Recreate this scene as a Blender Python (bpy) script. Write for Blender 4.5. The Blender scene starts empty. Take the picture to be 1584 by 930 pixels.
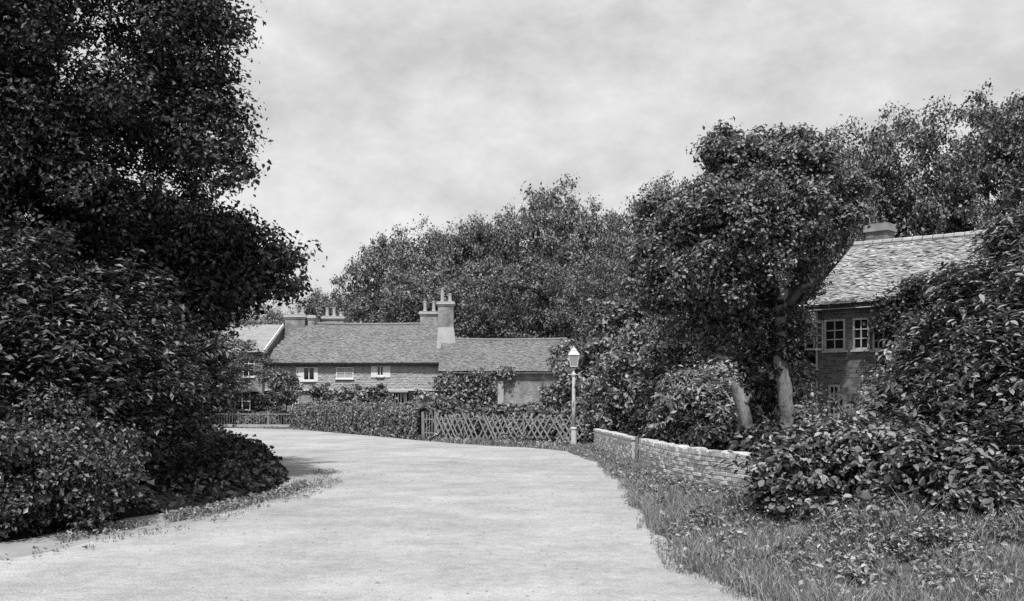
import bpy, math, random
import numpy as np
from mathutils import Vector

# ------------------------------------------------------------------ camera, sky, sun, exposure
scene = bpy.context.scene
C = scene.collection
F_PX, HOR, CX, EYE = 1600.0, 620.0, 792.0, 1.6      # photo pixels (1584 x 930), horizon row, eye height

cam_d = bpy.data.cameras.new('camera'); cam = bpy.data.objects.new('camera', cam_d); C.objects.link(cam)
cam.location = (0, 0, EYE); cam.rotation_euler = (math.pi / 2, 0, 0)
cam_d.sensor_width = 36.0; cam_d.lens = 36.0 * F_PX / 1584.0
cam_d.shift_y = (HOR - 465.0) / 1584.0
cam_d.clip_start = 0.1; cam_d.clip_end = 3000
scene.camera = cam

SUN_ELEV = math.radians(60)
sx, sy = -0.06, -0.998
sun_dir = Vector((sx * math.cos(SUN_ELEV), sy * math.cos(SUN_ELEV), math.sin(SUN_ELEV)))

world = bpy.data.worlds.new('World'); scene.world = world; world.use_nodes = True
wn, wl = world.node_tree.nodes, world.node_tree.links
wn.clear()
w_out = wn.new('ShaderNodeOutputWorld'); w_bg = wn.new('ShaderNodeBackground')
sky = wn.new('ShaderNodeTexSky'); sky.sky_type = 'NISHITA'; sky.sun_disc = False
sky.sun_elevation = SUN_ELEV; sky.sun_rotation = math.atan2(sx, sy); sky.dust_density = 3.0
w_bw = wn.new('ShaderNodeRGBToBW'); wl.new(sky.outputs[0], w_bw.inputs[0])
w_tc = wn.new('ShaderNodeTexCoord')
w_map = wn.new('ShaderNodeMapping'); w_map.inputs['Scale'].default_value = (1.0, 1.0, 1.7)
w_map.inputs['Location'].default_value = (0.35, 0.2, 0.4)
wl.new(w_tc.outputs['Generated'], w_map.inputs[0])
w_n1 = wn.new('ShaderNodeTexNoise'); w_n1.inputs['Scale'].default_value = 9.0
w_n1.inputs['Detail'].default_value = 7; w_n1.inputs['Roughness'].default_value = 0.62
wl.new(w_map.outputs[0], w_n1.inputs['Vector'])
w_r = wn.new('ShaderNodeMapRange'); w_r.inputs[1].default_value = 0.33; w_r.inputs[2].default_value = 0.66
w_r.inputs[3].default_value = 7.0; w_r.inputs[4].default_value = 10.2      # grey to white cloud
wl.new(w_n1.outputs[0], w_r.inputs[0])
w_mix = wn.new('ShaderNodeMix'); w_mix.data_type = 'FLOAT'; w_mix.inputs[0].default_value = 0.78   # mostly clouded sky
wl.new(w_bw.outputs[0], w_mix.inputs[2]); wl.new(w_r.outputs[0], w_mix.inputs[3])
wl.new(w_mix.outputs[0], w_bg.inputs['Color']); w_bg.inputs['Strength'].default_value = 0.1
wl.new(w_bg.outputs[0], w_out.inputs[0])

sun_l = bpy.data.lights.new('sun', 'SUN'); sun_l.energy = 5.0; sun_l.angle = math.radians(0.8); sun_l.color = (1, 1, 1)
sun_o = bpy.data.objects.new('sun', sun_l); C.objects.link(sun_o)
sun_o.location = (-20, -30, 60); sun_o.rotation_euler = sun_dir.to_track_quat('Z', 'Y').to_euler()

scene.view_settings.view_transform = 'Standard'; scene.view_settings.look = 'None'
scene.view_settings.gamma = 1.0; scene.view_settings.use_curve_mapping = False
scene.view_settings.exposure = 0.0
scene.render.engine = 'CYCLES'
scene.cycles.use_denoising = False          # photographic grain
scene.cycles.max_bounces = 5; scene.cycles.diffuse_bounces = 2; scene.cycles.glossy_bounces = 2
scene.cycles.transmission_bounces = 3; scene.cycles.transparent_max_bounces = 4

random.seed(4)
rng = np.random.default_rng(11)

# ------------------------------------------------------------------ helpers
def P(px, py, d):
    """point at depth d seen at photo pixel (px, py)"""
    return np.array([(px - CX) * d / F_PX, d, EYE - (py - HOR) * d / F_PX])
def G(px, py):
    """point of the level ground seen at photo pixel (px, py)"""
    d = EYE * F_PX / (py - HOR)
    return np.array([(px - CX) * d / F_PX, d, 0.0])

def np_mesh(name, V, F, mat, smooth=False):
    V = np.asarray(V, np.float32); F = np.asarray(F, np.int32)
    me = bpy.data.meshes.new(name); n, k = F.shape
    me.vertices.add(len(V)); me.vertices.foreach_set('co', V.ravel())
    me.loops.add(n * k); me.loops.foreach_set('vertex_index', F.ravel())
    me.polygons.add(n); me.polygons.foreach_set('loop_start', np.arange(0, n * k, k, dtype=np.int32))
    me.polygons.foreach_set('use_smooth', np.full(n, bool(smooth)))
    me.update(calc_edges=True)
    if mat: me.materials.append(mat)
    return me
def link(name, me, parent=None, loc=None, rz=0.0, scale=None, kind=None):
    o = bpy.data.objects.new(name, me); C.objects.link(o)
    if parent is not None: o.parent = parent
    if loc is not None: o.location = loc
    if rz: o.rotation_euler = (0, 0, rz)
    if scale is not None: o.scale = scale
    if kind: o['kind'] = kind
    return o
def np_obj(name, V, F, mat, parent=None, kind=None, smooth=False):
    """world-space vertices; parents are unrotated empties, so only their location is taken off"""
    V = np.asarray(V, float)
    if parent is not None:
        off = np.zeros(3); q = parent
        while q is not None: off += np.array(q.location); q = q.parent
        V = V - off
    return link(name, np_mesh(name, V, F, mat, smooth), parent, kind=kind)
def tag(o, label=None, cat=None, group=None, kind=None):
    if label: o['label'] = label
    if cat: o['category'] = cat
    if group: o['group'] = group
    if kind: o['kind'] = kind
    return o
def thing(name, label, cat, loc=(0, 0, 0), group=None):
    o = bpy.data.objects.new(name, None); C.objects.link(o); o.location = [float(v) for v in loc]
    o.empty_display_size = 0.2
    return tag(o, label, cat, group)

class MB:
    """collects boxes, prisms and tubes for one part"""
    def __init__(s): s.v = []; s.f = []
    def add(s, V, F):
        b = len(s.v); s.v += [tuple(map(float, p)) for p in V]; s.f += [tuple(int(i) + b for i in f) for f in F]; return s
    def hexa(s, p8):   # 4 bottom, 4 top
        return s.add(p8, [(3, 2, 1, 0), (4, 5, 6, 7), (0, 1, 5, 4), (1, 2, 6, 5), (2, 3, 7, 6), (3, 0, 4, 7)])
    def box(s, x0, x1, y0, y1, z0, z1):
        return s.hexa([(x0, y0, z0), (x1, y0, z0), (x1, y1, z0), (x0, y1, z0), (x0, y0, z1), (x1, y0, z1), (x1, y1, z1), (x0, y1, z1)])
    def fbox(s, fr, a0, a1, b0, b1, z0, z1):   # box in a frame: origin, along, outward
        o, u, n = fr
        q = lambda a, b, z: (o[0] + u[0] * a + n[0] * b, o[1] + u[1] * a + n[1] * b, o[2] + z)
        return s.hexa([q(a0, b0, z0), q(a1, b0, z0), q(a1, b1, z0), q(a0, b1, z0), q(a0, b0, z1), q(a1, b0, z1), q(a1, b1, z1), q(a0, b1, z1)])
    def bar(s, p, q, w, h=None):   # square bar from p to q
        h = h or w; p = Vector(p); q = Vector(q); d = (q - p).normalized()
        up = Vector((0, 0, 1)) if abs(d.z) < 0.9 else Vector((1, 0, 0))
        a = d.cross(up).normalized() * w / 2; b = a.cross(d).normalized() * h / 2
        return s.hexa([p - a - b, p + a - b, p + a + b, p - a + b, q - a - b, q + a - b, q + a + b, q - a + b])
    def lathe(s, c, prof, n=12, rot=0.0):   # prof: list of (r, z)
        V = []; F = []
        for r, z in prof:
            for i in range(n):
                a = rot + 2 * math.pi * i / n; V.append((c[0] + r * math.cos(a), c[1] + r * math.sin(a), c[2] + z))
        for k in range(len(prof) - 1):
            for i in range(n):
                j = (i + 1) % n; F.append((k * n + i, k * n + j, (k + 1) * n + j, (k + 1) * n + i))
        F.append(tuple(range(n - 1, -1, -1))); F.append(tuple(range((len(prof) - 1) * n, len(prof) * n)))
        return s.add(V, F)
    def obj(s, name, mat, parent=None, kind=None, smooth=False, bevel=0.0):
        off = np.zeros(3); q = parent
        while q is not None: off += np.array(q.location); q = q.parent
        me = bpy.data.meshes.new(name)
        me.from_pydata([tuple(np.array(p) - off) for p in s.v], [], s.f); me.update()
        me.materials.append(mat)
        if smooth: me.polygons.foreach_set('use_smooth', np.ones(len(me.polygons), bool))
        o = link(name, me, parent, kind=kind)
        if bevel:
            m = o.modifiers.new('bevel', 'BEVEL'); m.width = bevel; m.segments = 1
        return o

def unit(v):
    v = np.asarray(v, float); return v / np.maximum(np.linalg.norm(v, axis=-1, keepdims=True), 1e-9)

def tube(pts, radii, n=9, rough=0.06, r=None):
    r = r or rng
    pts = np.asarray(pts, float); m = len(pts)
    V = []; F = []
    for k in range(m):
        t = unit(pts[min(k + 1, m - 1)] - pts[max(k - 1, 0)])
        ref = np.array([1.0, 0, 0]) if abs(t[0]) < 0.8 else np.array([0, 1.0, 0])
        a = unit(np.cross(t, ref)); b = np.cross(t, a)
        for i in range(n):
            an = 2 * math.pi * i / n
            V.append(pts[k] + (a * math.cos(an) + b * math.sin(an)) * radii[k] * (1 + r.normal() * rough))
    for k in range(m - 1):
        for i in range(n):
            j = (i + 1) % n; F.append((k * n + i, k * n + j, (k + 1) * n + j, (k + 1) * n + i))
    return np.array(V), np.array(F)
def wander(p, q, n, amt, r=None):
    r = r or rng
    p = np.asarray(p, float); q = np.asarray(q, float)
    t = np.linspace(0, 1, n)[:, None]; pts = p + (q - p) * t
    j = r.normal(size=(n, 3)) * amt; j[0] = 0; j[-1] = 0
    return pts + j

def leaf_mesh(p, nrm, L, W, r, tang=None, tris4=False):
    """kite-shaped folded leaves, one per point"""
    n = len(p); nrm = unit(nrm)
    t = r.normal(size=(n, 3)) if tang is None else tang + 0.45 * r.normal(size=(n, 3))
    t = unit(t - nrm * np.sum(t * nrm, 1, keepdims=True)); s = np.cross(nrm, t)
    sc = r.uniform(0.45, 1.45, (n, 1)); l = L * sc; w = W * sc * r.uniform(0.8, 1.2, (n, 1))
    base = p - t * l * 0.5; tip = p + t * l * 0.5 - nrm * l * 0.12
    if not tris4:
        left = p - s * w * 0.5 + nrm * w * 0.16; right = p + s * w * 0.5 + nrm * w * 0.16
        V = np.stack([base, right, tip, left], 1).reshape(-1, 3)
        i = np.arange(n)[:, None] * 4
        F = np.concatenate([i + np.array([[0, 1, 2]]), i + np.array([[0, 2, 3]])], 1).reshape(-1, 3)
    else:
        l1 = p - t * l * 0.2 - s * w * 0.46 + nrm * w * 0.14; r1 = p - t * l * 0.2 + s * w * 0.46 + nrm * w * 0.14
        l2 = p + t * l * 0.18 - s * w * 0.4 + nrm * w * 0.1; r2 = p + t * l * 0.18 + s * w * 0.4 + nrm * w * 0.1
        V = np.stack([base, r1, r2, tip, l2, l1], 1).reshape(-1, 3)
        i = np.arange(n)[:, None] * 6
        F = np.concatenate([i + np.array([[0, 1, 2]]), i + np.array([[0, 2, 3]]), i + np.array([[0, 3, 4]]), i + np.array([[0, 4, 5]])], 1).reshape(-1, 3)
    return V, F

def crown_points(lobes, nclump, nleaf, cr, r, shell=(0.5, 1.02), flat=0.62, up=0.55):
    """leaf positions and normals: twig clumps near the surface of overlapping lobes (x, y, z, rx, ry, rz)"""
    lobes = np.asarray(lobes, float); k = len(lobes)
    wgt = (lobes[:, 3] * lobes[:, 5]); wgt = wgt / wgt.sum()
    n = int(nclump * 1.9); li = r.choice(k, n, p=wgt)
    d = unit(r.normal(size=(n, 3))); rad = r.uniform(shell[0], shell[1], (n, 1)) ** 0.8
    spray = r.random(n) < 0.16
    rad = np.where(spray[:, None], r.uniform(1.0, 1.24, (n, 1)), rad)
    c = lobes[li, :3] + d * lobes[li, 3:] * rad
    inside = np.full(n, 9.0)
    for q in range(k):
        e = np.linalg.norm((c - lobes[q, :3]) / lobes[q, 3:], axis=1); inside = np.minimum(inside, e)
    keep = (inside > 0.5) | (r.random(n) < 0.25)
    c, d, spray = c[keep][:nclump], d[keep][:nclump], spray[keep][:nclump]
    m = len(c); size = cr * r.uniform(0.5, 1.35, m) * np.where(spray, 0.62, 1.0)
    dens = r.uniform(0.35, 1.35, m) * (size / cr) ** 1.6
    cnt = np.maximum((nleaf * dens).astype(int), 10)
    ci = np.repeat(np.arange(m), cnt); N = len(ci)
    g = r.normal(size=(N, 3)) * 0.5; g *= np.minimum(1.0, 1.5 / np.maximum(np.linalg.norm(g, axis=1, keepdims=True), 1e-6))
    g[:, 2] *= flat
    p = c[ci] + g * size[ci][:, None]
    nr = 0.55 * unit(g) + 0.35 * d[ci] + np.array([0, 0, up]) + 0.55 * r.normal(size=(N, 3))
    return p, nr, (c[spray], d[spray], size[spray])

def twig_mesh(c, d, size):
    """thin three-sided twigs running out from the crown into its loose sprays"""
    n = len(c); a = c - d * (size * 3.2)[:, None] - np.array([0, 0, 0.1]); b = c + d * (size * 0.5)[:, None]
    u = unit(np.cross(d, np.array([0.3, 0.2, 1.0]))); v = np.cross(d, u); R = 0.009
    ring = [u, -0.5 * u + 0.87 * v, -0.5 * u - 0.87 * v]
    V = np.stack([a + q * R for q in ring] + [b + q * R * 0.3 for q in ring], 1).reshape(-1, 3); i = np.arange(n)[:, None] * 6
    F = np.concatenate([i + np.array([f]) for f in ((0, 1, 4, 3), (1, 2, 5, 4), (2, 0, 3, 5))], 1).reshape(-1, 4)
    return V, F

# ------------------------------------------------------------------ materials (black-and-white photograph: greys)
def base_mat(name, rough=0.8, spec=0.3):
    m = bpy.data.materials.new(name); m.use_nodes = True
    nt = m.node_tree; b = nt.nodes['Principled BSDF']
    b.inputs['Roughness'].default_value = rough; b.inputs['Specular IOR Level'].default_value = spec
    return m, nt, b
def g3(v): return (v, v, v, 1)
def noise_mat(name, lo, hi, scale=4.0, rough=0.85, bump=0.0, bscale=60.0, island=0.0, spec=0.25, stretch=None, detail=6, fine=0.25):
    """grey between lo and hi by two sizes of noise, optional piece-to-piece variation and fine relief"""
    m, nt, b = base_mat(name, rough, spec); N, Lk = nt.nodes, nt.links
    tc = N.new('ShaderNodeTexCoord'); mp = N.new('ShaderNodeMapping'); Lk.new(tc.outputs['Object'], mp.inputs[0])
    if stretch: mp.inputs['Scale'].default_value = stretch
    n1 = N.new('ShaderNodeTexNoise'); n1.inputs['Scale'].default_value = scale; n1.inputs['Detail'].default_value = detail
    n1.inputs['Roughness'].default_value = 0.62
    Lk.new(mp.outputs[0], n1.inputs['Vector'])
    n2 = N.new('ShaderNodeTexNoise'); n2.inputs['Scale'].default_value = bscale; n2.inputs['Detail'].default_value = 3
    Lk.new(mp.outputs[0], n2.inputs['Vector'])
    mx = N.new('ShaderNodeMix'); mx.data_type = 'FLOAT'; mx.inputs[0].default_value = fine
    Lk.new(n1.outputs[0], mx.inputs[2]); Lk.new(n2.outputs[0], mx.inputs[3])
    out = mx.outputs[0]
    if island:
        ge = N.new('ShaderNodeNewGeometry'); m2 = N.new('ShaderNodeMix'); m2.data_type = 'FLOAT'; m2.inputs[0].default_value = island
        sc = N.new('ShaderNodeMapRange'); sc.inputs[3].default_value = 0.25; sc.inputs[4].default_value = 0.75
        Lk.new(ge.outputs['Random Per Island'], sc.inputs[0])
        Lk.new(out, m2.inputs[2]); Lk.new(sc.outputs[0], m2.inputs[3]); out = m2.outputs[0]
    mr = N.new('ShaderNodeMapRange'); mr.inputs[1].default_value = 0.3; mr.inputs[2].default_value = 0.7
    mr.inputs[3].default_value = lo; mr.inputs[4].default_value = hi
    Lk.new(out, mr.inputs[0]); Lk.new(mr.outputs[0], b.inputs['Base Color'])
    if bump:
        bp = N.new('ShaderNodeBump'); bp.inputs['Strength'].default_value = bump; bp.inputs['Distance'].default_value = 0.02
        Lk.new(n2.outputs[0], bp.inputs['Height']); Lk.new(bp.outputs[0], b.inputs['Normal'])
    return m
def leaf_mat(name, lo, hi, rough=0.45, spec=0.45, trans=0.14, power=1.6):
    m, nt, b = base_mat(name, rough, spec); N, Lk = nt.nodes, nt.links
    ge = N.new('ShaderNodeNewGeometry'); pw = N.new('ShaderNodeMath'); pw.operation = 'POWER'; pw.inputs[1].default_value = power
    Lk.new(ge.outputs['Random Per Island'], pw.inputs[0])
    mr = N.new('ShaderNodeMapRange'); mr.inputs[3].default_value = lo; mr.inputs[4].default_value = hi
    Lk.new(pw.outputs[0], mr.inputs[0]); Lk.new(mr.outputs[0], b.inputs['Base Color'])
    tr = N.new('ShaderNodeBsdfTranslucent'); Lk.new(mr.outputs[0], tr.inputs[0])
    ms = N.new('ShaderNodeMixShader'); ms.inputs[0].default_value = trans
    Lk.new(b.outputs[0], ms.inputs[1]); Lk.new(tr.outputs[0], ms.inputs[2])
    Lk.new(ms.outputs[0], N['Material Output'].inputs[0])
    return m
def brick_mat(name, lo, hi, mortar, bw=0.225, bh=0.075):
    m, nt, b = base_mat(name, 0.9, 0.2); N, Lk = nt.nodes, nt.links
    tc = N.new('ShaderNodeTexCoord'); mp = N.new('ShaderNodeMapping'); Lk.new(tc.outputs['UV'], mp.inputs[0])
    br = N.new('ShaderNodeTexBrick'); br.inputs['Scale'].default_value = 1.0
    br.inputs['Brick Width'].default_value = bw; br.inputs['Row Height'].default_value = bh
    br.inputs['Mortar Size'].default_value = 0.006
    br.inputs['Color1'].default_value = g3(lo); br.inputs['Color2'].default_value = g3(hi); br.inputs['Mortar'].default_value = g3(mortar)
    Lk.new(mp.outputs[0], br.inputs['Vector'])
    n1 = N.new('ShaderNodeTexNoise'); n1.inputs['Scale'].default_value = 1.6; n1.inputs['Detail'].default_value = 8
    Lk.new(tc.outputs['Object'], n1.inputs['Vector'])
    mr = N.new('ShaderNodeMapRange'); mr.inputs[1].default_value = 0.3; mr.inputs[2].default_value = 0.7; mr.inputs[3].default_value = 0.6; mr.inputs[4].default_value = 1.35
    Lk.new(n1.outputs[0], mr.inputs[0])
    mu = N.new('ShaderNodeMix'); mu.data_type = 'RGBA'; mu.blend_type = 'MULTIPLY'; mu.inputs[0].default_value = 1.0
    Lk.new(br.outputs[0], mu.inputs[6]); Lk.new(mr.outputs[0], mu.inputs[7]); Lk.new(mu.outputs[2], b.inputs['Base Color'])
    bp = N.new('ShaderNodeBump'); bp.inputs['Strength'].default_value = 0.5; bp.inputs['Distance'].default_value = 0.01; bp.invert = True
    Lk.new(br.outputs['Fac'], bp.inputs['Height']); Lk.new(bp.outputs[0], b.inputs['Normal'])
    return m
def glass_mat(name):
    m, nt, b = base_mat(name, 0.06, 0.6); b.inputs['Base Color'].default_value = g3(0.012); return m

M = {}
M['soil'] = noise_mat('soil and turf', 0.05, 0.15, 1.2, 0.95, 0.6, 40)
def road_mat():
    m, nt, b = base_mat('pale gravel road', 0.95, 0.08); N, Lk = nt.nodes, nt.links
    tc = N.new('ShaderNodeTexCoord'); acc = None
    for sc_, det, w in ((0.22, 3, 0.30), (1.1, 5, 0.28), (7.0, 5, 0.22), (60.0, 3, 0.20)):
        n = N.new('ShaderNodeTexNoise'); n.inputs['Scale'].default_value = sc_; n.inputs['Detail'].default_value = det; n.inputs['Roughness'].default_value = 0.6
        Lk.new(tc.outputs['Object'], n.inputs['Vector'])
        mu = N.new('ShaderNodeMath'); mu.operation = 'MULTIPLY_ADD'; mu.inputs[1].default_value = w; Lk.new(n.outputs[0], mu.inputs[0])
        if acc is None: mu.inputs[2].default_value = 0.0
        else: Lk.new(acc, mu.inputs[2])
        acc = mu.outputs[0]
    mr = N.new('ShaderNodeMapRange'); mr.inputs[1].default_value = 0.38; mr.inputs[2].default_value = 0.62; mr.inputs[3].default_value = 0.25; mr.inputs[4].default_value = 0.52
    Lk.new(acc, mr.inputs[0]); vo = N.new('ShaderNodeTexVoronoi'); vo.inputs['Scale'].default_value = 38; Lk.new(tc.outputs['Object'], vo.inputs['Vector'])
    vr = N.new('ShaderNodeMapRange'); vr.inputs[1].default_value = 0.0; vr.inputs[2].default_value = 0.6; vr.inputs[3].default_value = 1.12; vr.inputs[4].default_value = 0.82; Lk.new(vo.outputs['Distance'], vr.inputs[0])
    mm = N.new('ShaderNodeMath'); mm.operation = 'MULTIPLY'; Lk.new(mr.outputs[0], mm.inputs[0]); Lk.new(vr.outputs[0], mm.inputs[1]); Lk.new(mm.outputs[0], b.inputs['Base Color'])
    bp = N.new('ShaderNodeBump'); bp.inputs['Strength'].default_value = 0.7; bp.inputs['Distance'].default_value = 0.02; Lk.new(vo.outputs['Distance'], bp.inputs['Height']); bp.invert = True
    Lk.new(bp.outputs[0], b.inputs['Normal'])
    return m
M['road'] = road_mat()
M['dirt'] = noise_mat('trodden dirt', 0.18, 0.34, 1.6, 0.95, 0.8, 30, spec=0.1, fine=0.4)
M['bark'] = noise_mat('bark', 0.03, 0.12, 5, 0.95, 1.0, 30, stretch=(1, 1, 0.25))
M['bark_pale'] = noise_mat('pale flaking bark', 0.022, 0.288, 3.2, 0.9, 1.0, 26, stretch=(1, 1, 0.35))
M['twig'] = noise_mat('dead twig', 0.180, 0.288, 6, 0.9)
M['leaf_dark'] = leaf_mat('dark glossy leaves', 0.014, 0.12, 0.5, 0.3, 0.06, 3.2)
M['leaf_glint'] = leaf_mat('glint-painted leaves', 0.012, 0.20, 0.45, 0.4, 0.06, 3.0)  # the few pale leaves carry sun glints as colour
M['leaf_mid'] = leaf_mat('oak leaves', 0.035, 0.33, 0.6, 0.35, 0.10, 1.9)
M['leaf_far'] = leaf_mat('wood leaves', 0.05, 0.31, 0.7, 0.3, 0.10, 1.6)
M['leaf_shrub'] = leaf_mat('shrub leaves', 0.06, 0.42, 0.5, 0.4, 0.12, 1.9)
M['leaf_laurel'] = leaf_mat('laurel leaves', 0.025, 0.34, 0.5, 0.35, 0.08, 2.0)
M['leaf_hedge'] = leaf_mat('hedge leaves', 0.07, 0.32, 0.55, 0.3, 0.10, 1.2)
M['leaf_ivy'] = leaf_mat('ivy leaves', 0.010, 0.075, 0.45, 0.35, 0.05, 2.0)
M['leaf_groundcover_shade'] = leaf_mat('ground cover with painted shade', 0.008, 0.05, 0.6, 0.2, 0.05, 2.0)  # tree shade over the corner is put into this leaf colour
M['grass'] = leaf_mat('grass blades', 0.10, 0.42, 0.6, 0.25, 0.2, 1.3)
M['core'] = noise_mat('shaded twigs and old leaves', 0.008, 0.02, 8, 1.0, spec=0.0)  # near-black: the shade between leaves is put into the colour
M['tile'] = noise_mat('clay tiles', 0.115, 0.26, 0.9, 0.9, 0.4, 14, island=0.55)
M['tile_pale'] = noise_mat('lichened clay tiles', 0.16, 0.50, 1.0, 0.9, 0.4, 14, island=0.4)
M['slate'] = noise_mat('pale slates', 0.216, 0.331, 1.2, 0.6, 0.2, 12, island=0.35)
M['tile_hung'] = noise_mat('hung tiles', 0.259, 0.432, 1.1, 0.9, 0.4, 14, island=0.45)
M['brick'] = brick_mat('cottage brick', 0.08, 0.18, 0.24)
M['brick_pale'] = brick_mat('pale brick', 0.18, 0.29, 0.32)
M['wall_brick'] = noise_mat('weathered wall brick', 0.40, 0.68, 6, 0.95, 0.9, 45, island=0.0)
M['mortar'] = noise_mat('lime mortar', 0.36, 0.52, 9, 0.95, 0.5, 50)
M['coping'] = noise_mat('pale coping', 0.40, 0.58, 5, 0.95, 0.7, 40)
M['white'] = noise_mat('white paint', 0.60, 0.78, 5, 0.6, 0.1, 40)
M['old_paint'] = noise_mat('flaking white paint', 0.26, 0.5, 7, 0.8, 0.2, 50)
M['render'] = noise_mat('limewash', 0.302, 0.432, 2.0, 0.9, 0.3, 40)
M['timber'] = noise_mat('weathered timber', 0.115, 0.288, 6, 0.9, 0.6, 30, stretch=(1, 1, 0.3))
M['timber_dark'] = noise_mat('tarred timber', 0.015, 0.05, 6, 0.9, 0.6, 30)
M['lath'] = noise_mat('split chestnut lath', 0.17, 0.36, 6, 0.9, 0.5, 30)
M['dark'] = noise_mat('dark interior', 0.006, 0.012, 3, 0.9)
M['iron'] = noise_mat('painted iron', 0.42, 0.62, 7, 0.55, 0.25, 40)
M['lantern'] = noise_mat('pale lantern metal', 0.55, 0.75, 6, 0.5, 0.1, 40)
M['pot'] = noise_mat('chimney pot clay', 0.288, 0.432, 3, 0.9, 0.3, 20)
M['glass'] = glass_mat('window glass')
def milky():
    m, nt, b = base_mat('dusty lantern glass', 0.25, 0.5); b.inputs['Base Color'].default_value = g3(0.5)
    b.inputs['Transmission Weight'].default_value = 0.35; return m
M['lantern_glass'] = milky()
M['stone'] = noise_mat('road stones', 0.158, 0.360, 9, 0.95, 0.5, 50, island=0.5)

# ------------------------------------------------------------------ ground, road, verge
def smooth_line(pts, n=12):
    pts = np.asarray(pts, float); out = []
    m = len(pts)
    for i in range(m - 1):
        p0, p1, p2, p3 = pts[max(i - 1, 0)], pts[i], pts[i + 1], pts[min(i + 2, m - 1)]
        for t in np.linspace(0, 1, n, endpoint=False):
            out.append(0.5 * ((2 * p1) + (-p0 + p2) * t + (2 * p0 - 5 * p1 + 4 * p2 - p3) * t * t + (-p0 + 3 * p1 - 3 * p2 + p3) * t ** 3))
    out.append(pts[-1]); return np.array(out)
def ragged(line, amt, r):
    """wavy edge: sines along the length, gentle enough never to fold back"""
    L = np.concatenate([[0], np.cumsum(np.linalg.norm(np.diff(line, axis=0), axis=1))])
    q = np.arange(0, L[-1], 0.22); line = np.column_stack([np.interp(q, L, line[:, 0]), np.interp(q, L, line[:, 1])])
    j = sum(np.sin(q * f + r.uniform(0, 6.3)) * a for f, a in ((0.9, 0.9), (2.1, 0.7), (4.3, 0.4), (7.9, 0.25)))
    t = unit(np.gradient(line, axis=0)); nn = np.stack([-t[:, 1], t[:, 0]], 1)
    return line + nn * (j * amt)[:, None]
def strip(name, A, B, z, mat, n=500):
    """level sheet between two edge lines running the same way"""
    def res(l):
        L = np.concatenate([[0], np.cumsum(np.linalg.norm(np.diff(l, axis=0), axis=1))]); q = np.linspace(0, L[-1], n)
        return np.column_stack([np.interp(q, L, l[:, 0]), np.interp(q, L, l[:, 1])])
    A, B = res(np.asarray(A, float)), res(np.asarray(B, float)); k = 6
    V = np.concatenate([np.column_stack([A + (B - A) * t, np.full(n, z)]) for t in np.linspace(0, 1, k)])
    F = [(j * n + i, j * n + i + 1, (j + 1) * n + i + 1, (j + 1) * n + i) for j in range(k - 1) for i in range(n - 1)]
    return tag(np_obj(name, V, F, mat), kind='structure')
gx = np.linspace(-700, 700, 3)
gV = [(x, y, 0) for y in np.linspace(-200, 1500, 3) for x in gx]
gF = [(j * 3 + i, j * 3 + i + 1, (j + 1) * 3 + i + 1, (j + 1) * 3 + i) for j in range(2) for i in range(2)]
tag(np_obj('ground', gV, gF, M['soil']), kind='structure')

right_edge = smooth_line([(3.4, -20), (2.9, 0), (2.25, 7), (1.95, 8.6), (1.66, 11.2), (1.92, 15), (2.22, 21), (2.25, 27), (1.75, 32), (0.5, 35.0),
                          (-2.3, 38.8), (-7.1, 48.5), (-11.9, 57), (-17, 60.5), (-30, 62)])
left_edge = smooth_line([(-40, 55), (-24, 53.5), (-16, 50), (-11.5, 42), (-7.2, 31), (-4.3, 23.5), (-3.75, 20.5), (-3.65, 17), (-4.2, 13.6), (-4.6, 12.2), (-5.1, 10.2),
                         (-5.6, 6), (-6.2, 0), (-7, -20)])
rr = np.random.default_rng(3)
rE = ragged(right_edge, 0.07, rr); lE = ragged(left_edge[::-1], 0.07, rr)
strip('road', lE, rE, 0.008, M['road'])
vl = np.array(left_edge[::-1])
verge_in = smooth_line([(-9.5, -20), (-8.6, 5), (-7.6, 10.5), (-7, 13), (-6.4, 15.2), (-6.0, 17.5), (-6.2, 21), (-8.2, 27), (-13.0, 40), (-17, 47.5), (-25, 51.6), (-42, 53.0)])
strip('footpath', verge_in, vl + np.array([0.6, 0.1]), 0.004, M['dirt'], 300)

# loose stones on the road
def stones():
    r = np.random.default_rng(8); n = 2600
    y = r.uniform(6.5, 34, n) ** 1.0; x = r.uniform(-4.6, 2.2, n)
    s = r.uniform(0.006, 0.02, n) * (1 + (r.random(n) < 0.04) * 0.9)
    o = np.array([(1, 0, 0), (0, 1, 0), (-1, 0, 0), (0, -1, 0), (0, 0, 0.8)], float)
    V = (o[None] * s[:, None, None] * r.uniform(0.7, 1.2, (n, 5, 1)) + np.stack([x, y, np.full(n, 0.008)], 1)[:, None]).reshape(-1, 3)
    i = np.arange(n)[:, None] * 5
    F = np.concatenate([i + np.array([q]) for q in ((0, 1, 4), (1, 2, 4), (2, 3, 4), (3, 0, 4))], 1).reshape(-1, 3)
    tag(np_obj('road_gravel', V, F, M['stone']), 'loose small stones scattered over the pale road', 'gravel', kind='stuff')
stones()

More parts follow.
